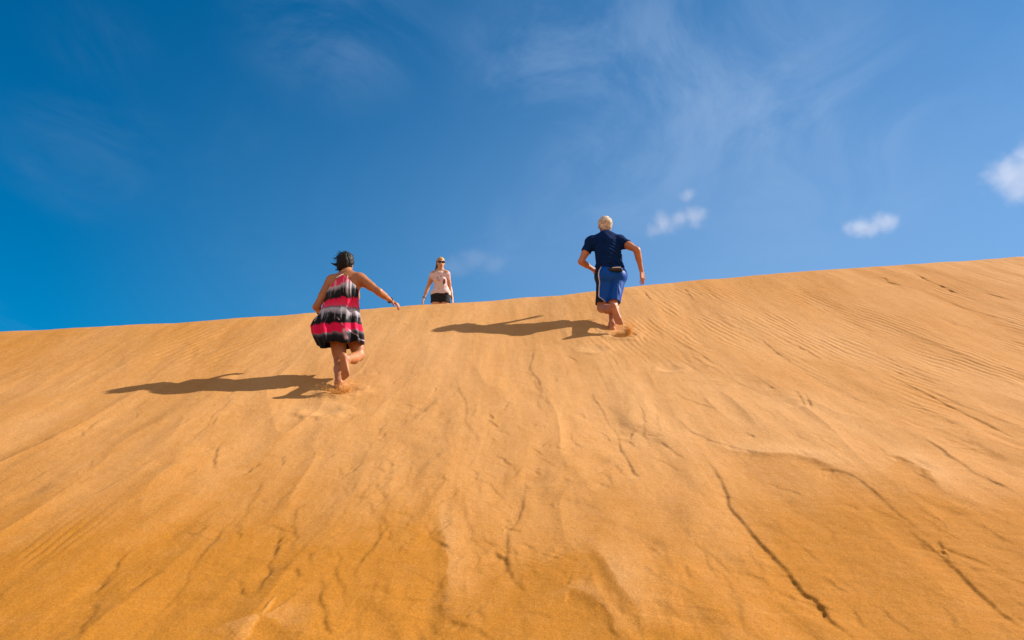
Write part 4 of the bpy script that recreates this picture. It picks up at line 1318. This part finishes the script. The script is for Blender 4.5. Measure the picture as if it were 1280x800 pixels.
    # top
    C = Sculpt(lo_, hi_, 0.006)
    fr_ = frame(fwd, up)
    hem = at(550.5, 367.8, yg - 0.12)[2]
    C.cone(hip_l + up * 0.05, hip_r + up * 0.05, 0.108, 0.108, 0.05)
    C.ell(hc + up * 0.17, (0.132, 0.108, 0.15), fr_, 0.06)
    C.ell(hc + (neck - hc) * 0.68, (0.132, 0.108, 0.18), fr_, 0.06)
    for a_ in (sh_l, sh_r):
        C.ell(hc * .36 + neck * .64 + (a_ - neck) * 0.46 - YA * 0.070, (0.060,) * 3, fr_, 0.03)
        C.cone(neck * 0.42 + a_ * 0.58 - up * 0.012, a_ - up * 0.012, 0.043, 0.043, 0.03)
    C.cone(sh_l - up * .045, sh_r - up * .045, 0.058, 0.058, 0.05)
    for a_, e_, k_ in ((sh_l, el_l, 0.18), (sh_r, el_r, 0.36)):
        d_ = nrm(e_ - a_)
        C.cone(a_, a_ + (e_ - a_) * 0.7, 0.042, 0.045, 0.03, planes=[(a_ + (e_ - a_) * k_, d_)])
    C.halfspace((0, 0, hem), -ZA)
    C.ell(neck - YA * 0.03 + up * 0.03, (0.085, 0.10, 0.075), None, 0.0, cut=True)
    CV, CF = C.mesh()
    CV = wrinkle(CV, CF, 411, 0.007, 9, 6, 8)
    cc = np.repeat(np.array([[0.62, 0.46, 0.45]]), len(CV), 0)
    pr = fbm(415, 3, CV[:, 0] * 13, CV[:, 1] * 4, CV[:, 2] * 10)
    cc = np.where((pr > 0.30)[:, None], np.array([[0.45, 0.24, 0.26]]), cc)
    pc_ = at(555, 352, yg - .12)
    mot = np.hypot((CV[:, 0] - pc_[0] - 0.25 * (CV[:, 2] - pc_[2])) / 0.022, (CV[:, 2] - pc_[2]) / 0.075) + 0.5 * fbm(417, 3, CV[:, 0] * 30, CV[:, 1] * 5, CV[:, 2] * 30)
    cc = np.where(((mot < 0.85) & (CV[:, 1] < yg))[:, None], np.array([[0.10, 0.055, 0.07]]), cc)
    mesh_obj('print_top', CV - org, CF, M_PRINT, root, colors=cc)
    # shorts
    K = Sculpt(lo_, hi_, 0.006)
    K.cone(hip_l + up * 0.05, hip_r + up * 0.05, 0.104, 0.104, 0.04)
    K.ell(hc + up * 0.06 - YA * 0.006, (0.122, 0.104, 0.10), fr_, 0.04, planes=[((0, 0, hem + 0.015), ZA)])
    hz = at(550, 376.6, yg - 0.1)[2]
    K.ell(hc - ZA * 0.03, (0.085, 0.095, 0.075), None, 0.03)
    for h_, k_ in ((hip_l, kn_l), (hip_r, kn_r)):
        d_ = nrm(k_ - h_)
        K.cone(h_, h_ + (k_ - h_) * 0.6, 0.102, 0.092, 0.03, planes=[((0, 0, hz), -ZA)])
    KV, KF = K.mesh()
    KV = wrinkle(KV, KF, 421, 0.004, 14, 14, 20)
    mesh_obj('shorts', KV - org, KF, M_DENIM, root)
    ax_ = nrm(wr_l - el_l); p = wr_l - ax_ * 0.02
    u_ = nrm(np.cross(ax_, YA)); v_ = np.cross(ax_, u_)
    TV, TF = tube([p + 0.027 * (math.cos(q) * u_ + math.sin(q) * v_) for q in np.linspace(0, 2 * np.pi, 24)], 0.007, 6)
    mesh_obj('wristband', np.array(TV) - org, TF, M_BLACK, root)


build_woman()
build_man()
build_girl()


# ------------------------------------------------------------------ sand thrown up by the feet
def splash(c, n, jets, seed, label):
    """grains in a few curling jets; a jet = (share, foot x, foot y, lean x, lean y, height, width)"""
    g_ = np.random.default_rng(seed)
    org = np.array([c[0], c[1], surf_z(c[0], c[1])])
    P = []
    for share, fx, fy, lx, ly, hh_, wd_ in jets:
        k = int(n * share)
        q = np.minimum(g_.exponential(0.36, k), 1.25)
        sp_ = wd_ * (0.55 + 1.0 * q)
        x_ = fx + lx * q + g_.normal(0, 1, k) * sp_
        y_ = fy + ly * q + g_.normal(0, 1, k) * sp_
        z_ = hh_ * (q - 0.32 * q * q) + np.abs(g_.normal(0, 0.012, k))
        P.append(np.stack([x_, y_, z_], 1))
    P = np.concatenate(P); n = len(P)
    P[:, 2] += np.array([surf_z(org[0] + a_[0], org[1] + a_[1]) - org[2] for a_ in P]) - 0.003
    rad = g_.uniform(0.0011, 0.0024, n) * np.where(g_.random(n) > 0.97, 2.0, 1.0)
    tet = np.array([[1, 1, 1], [1, -1, -1], [-1, 1, -1], [-1, -1, 1]]) / 1.2
    rot = g_.normal(0, 1, (n, 3, 3)); rot, _ = np.linalg.qr(rot)
    Vt = (P[:, None] + np.einsum('nij,kj->nki', rot, tet) * rad[:, None, None]).reshape(-1, 3)
    f0 = np.array([[0, 1, 2], [0, 3, 1], [0, 2, 3], [1, 3, 2]])
    Ft = (np.arange(n)[:, None, None] * 4 + f0[None]).reshape(-1, 3)
    o = mesh_obj('sand_splash', Vt + org, Ft, M_GRAIN, origin=org, smooth=False)
    tag(o, label, 'sand splash', kind='stuff')


splash(ground(428, 489), 5200, [(.30, 0, 0, .03, -.06, .16, .035), (.25, -.02, -.02, -.16, -.05, .07, .040), (.20, .02, .0, .10, .02, .12, .030), (.25, 0, 0, -.04, -.10, .04, .09)],
       5, 'sand kicked up round the foot of the woman in the striped dress')
splash(ground(779, 419), 5500, [(.40, .06, 0, .00, .04, .18, .026), (.30, .07, .02, .05, .03, .15, .026), (.15, -.03, 0, -.10, -.03, .10, .030), (.15, 0, 0, .05, -.06, .04, .08)],
       6, 'sand kicked up behind the man in blue shorts')


# ------------------------------------------------------------------ small clouds far off
def cloud(px, py, w_px, h_px, lobes, dens, label, seed, dist=900.0):
    c0 = at(px, py, dist)
    mpp = dist / ray(px, py)[1]
    org = c0
    Wd, Hg = w_px * mpp / 2, h_px * mpp / 2
    S = Sculpt(c0 - np.array([Wd, Wd, Hg]) * 1.5, c0 + np.array([Wd, Wd, Hg]) * 1.5, Wd / 22)
    right = nrm([ray(px, py)[1], -ray(px, py)[0], 0])
    for (lx, lz, lr) in lobes:
        S.ell(c0 + right * lx * Wd + ZA * lz * Hg, (lr * Wd, lr * Wd * 0.9, lr * Hg * 1.2), None, Wd * 0.08)
    V, F = S.mesh(2)
    m = bpy.data.materials.new('cloud vapour')
    m.use_nodes = True
    t = NT(m.node_tree)
    t.n.remove(t.n['Principled BSDF'])
    tcn = t.add('ShaderNodeTexCoord')
    ob = tcn.outputs['Object']
    fld = None
    for (lx, lz, lr) in lobes:
        cc = right * lx * Wd + ZA * lz * Hg
        v_ = t.vmath('SUBTRACT', ob, (cc[0], cc[1], cc[2]))
        v_ = t.vmath('DIVIDE', v_, (lr * Wd, lr * Wd * 0.9, lr * Hg * 1.2))
        ln = t.math('SUBTRACT', 1.0, t.vmath('LENGTH', v_))
        fld = ln if fld is None else t.math('SMOOTH_MAX', fld, ln, 0.15)
    off = t.vmath('ADD', ob, (seed * 311.0, 0, 0))
    nz = t.noise(off, 3.0 / Wd, 7.0, 0.62, 0.3)
    nz = t.math('MULTIPLY', t.math('SUBTRACT', nz, 0.52), 1.5)
    de = t.mapr(t.math('ADD', fld, nz), 0.05, 0.95, 0.0, dens * 0.095 / Wd, smooth=True)
    pv = t.add('ShaderNodeVolumePrincipled')
    pv.inputs['Color'].default_value = (1, 1, 1, 1)
    pv.inputs['Anisotropy'].default_value = 0.2
    t.put(pv.inputs['Density'], de)
    t.put(t.n['Material Output'].inputs['Volume'], pv.outputs[0])
    o = mesh_obj('cloud', V, F, m, origin=org)
    tag(o, label, 'cloud', 'small white clouds low in the sky')


cloud(852, 268, 96, 72, [(-0.45, -0.28, 0.48), (0.34, -0.12, 0.46), (-0.72, -0.50, 0.36), (-0.05, -0.20, 0.42), (0.18, 0.70, 0.30)], 5.0, 'small twin puffed white cloud right of the running man', 1)
cloud(1092, 281, 92, 46, [(-0.35, 0.0, 0.60), (0.25, 0.05, 0.60), (-0.1, -0.2, 0.55)], 5.5, 'single small flat white cloud low over the right crest', 2)
cloud(1280, 218, 120, 96, [(-0.30, 0.05, 0.62), (0.2, 0.0, 0.75), (-0.1, -0.35, 0.55), (0.3, 0.40, 0.65)], 6.0, 'largest white cloud, cut by the right edge of the view', 3)
cloud(594, 330, 130, 62, [(-0.42, -0.1, 0.52), (0.35, 0.05, 0.52), (0.0, 0.2, 0.55)], 1.3, 'thin faint cloud behind the woman standing on the crest', 4)
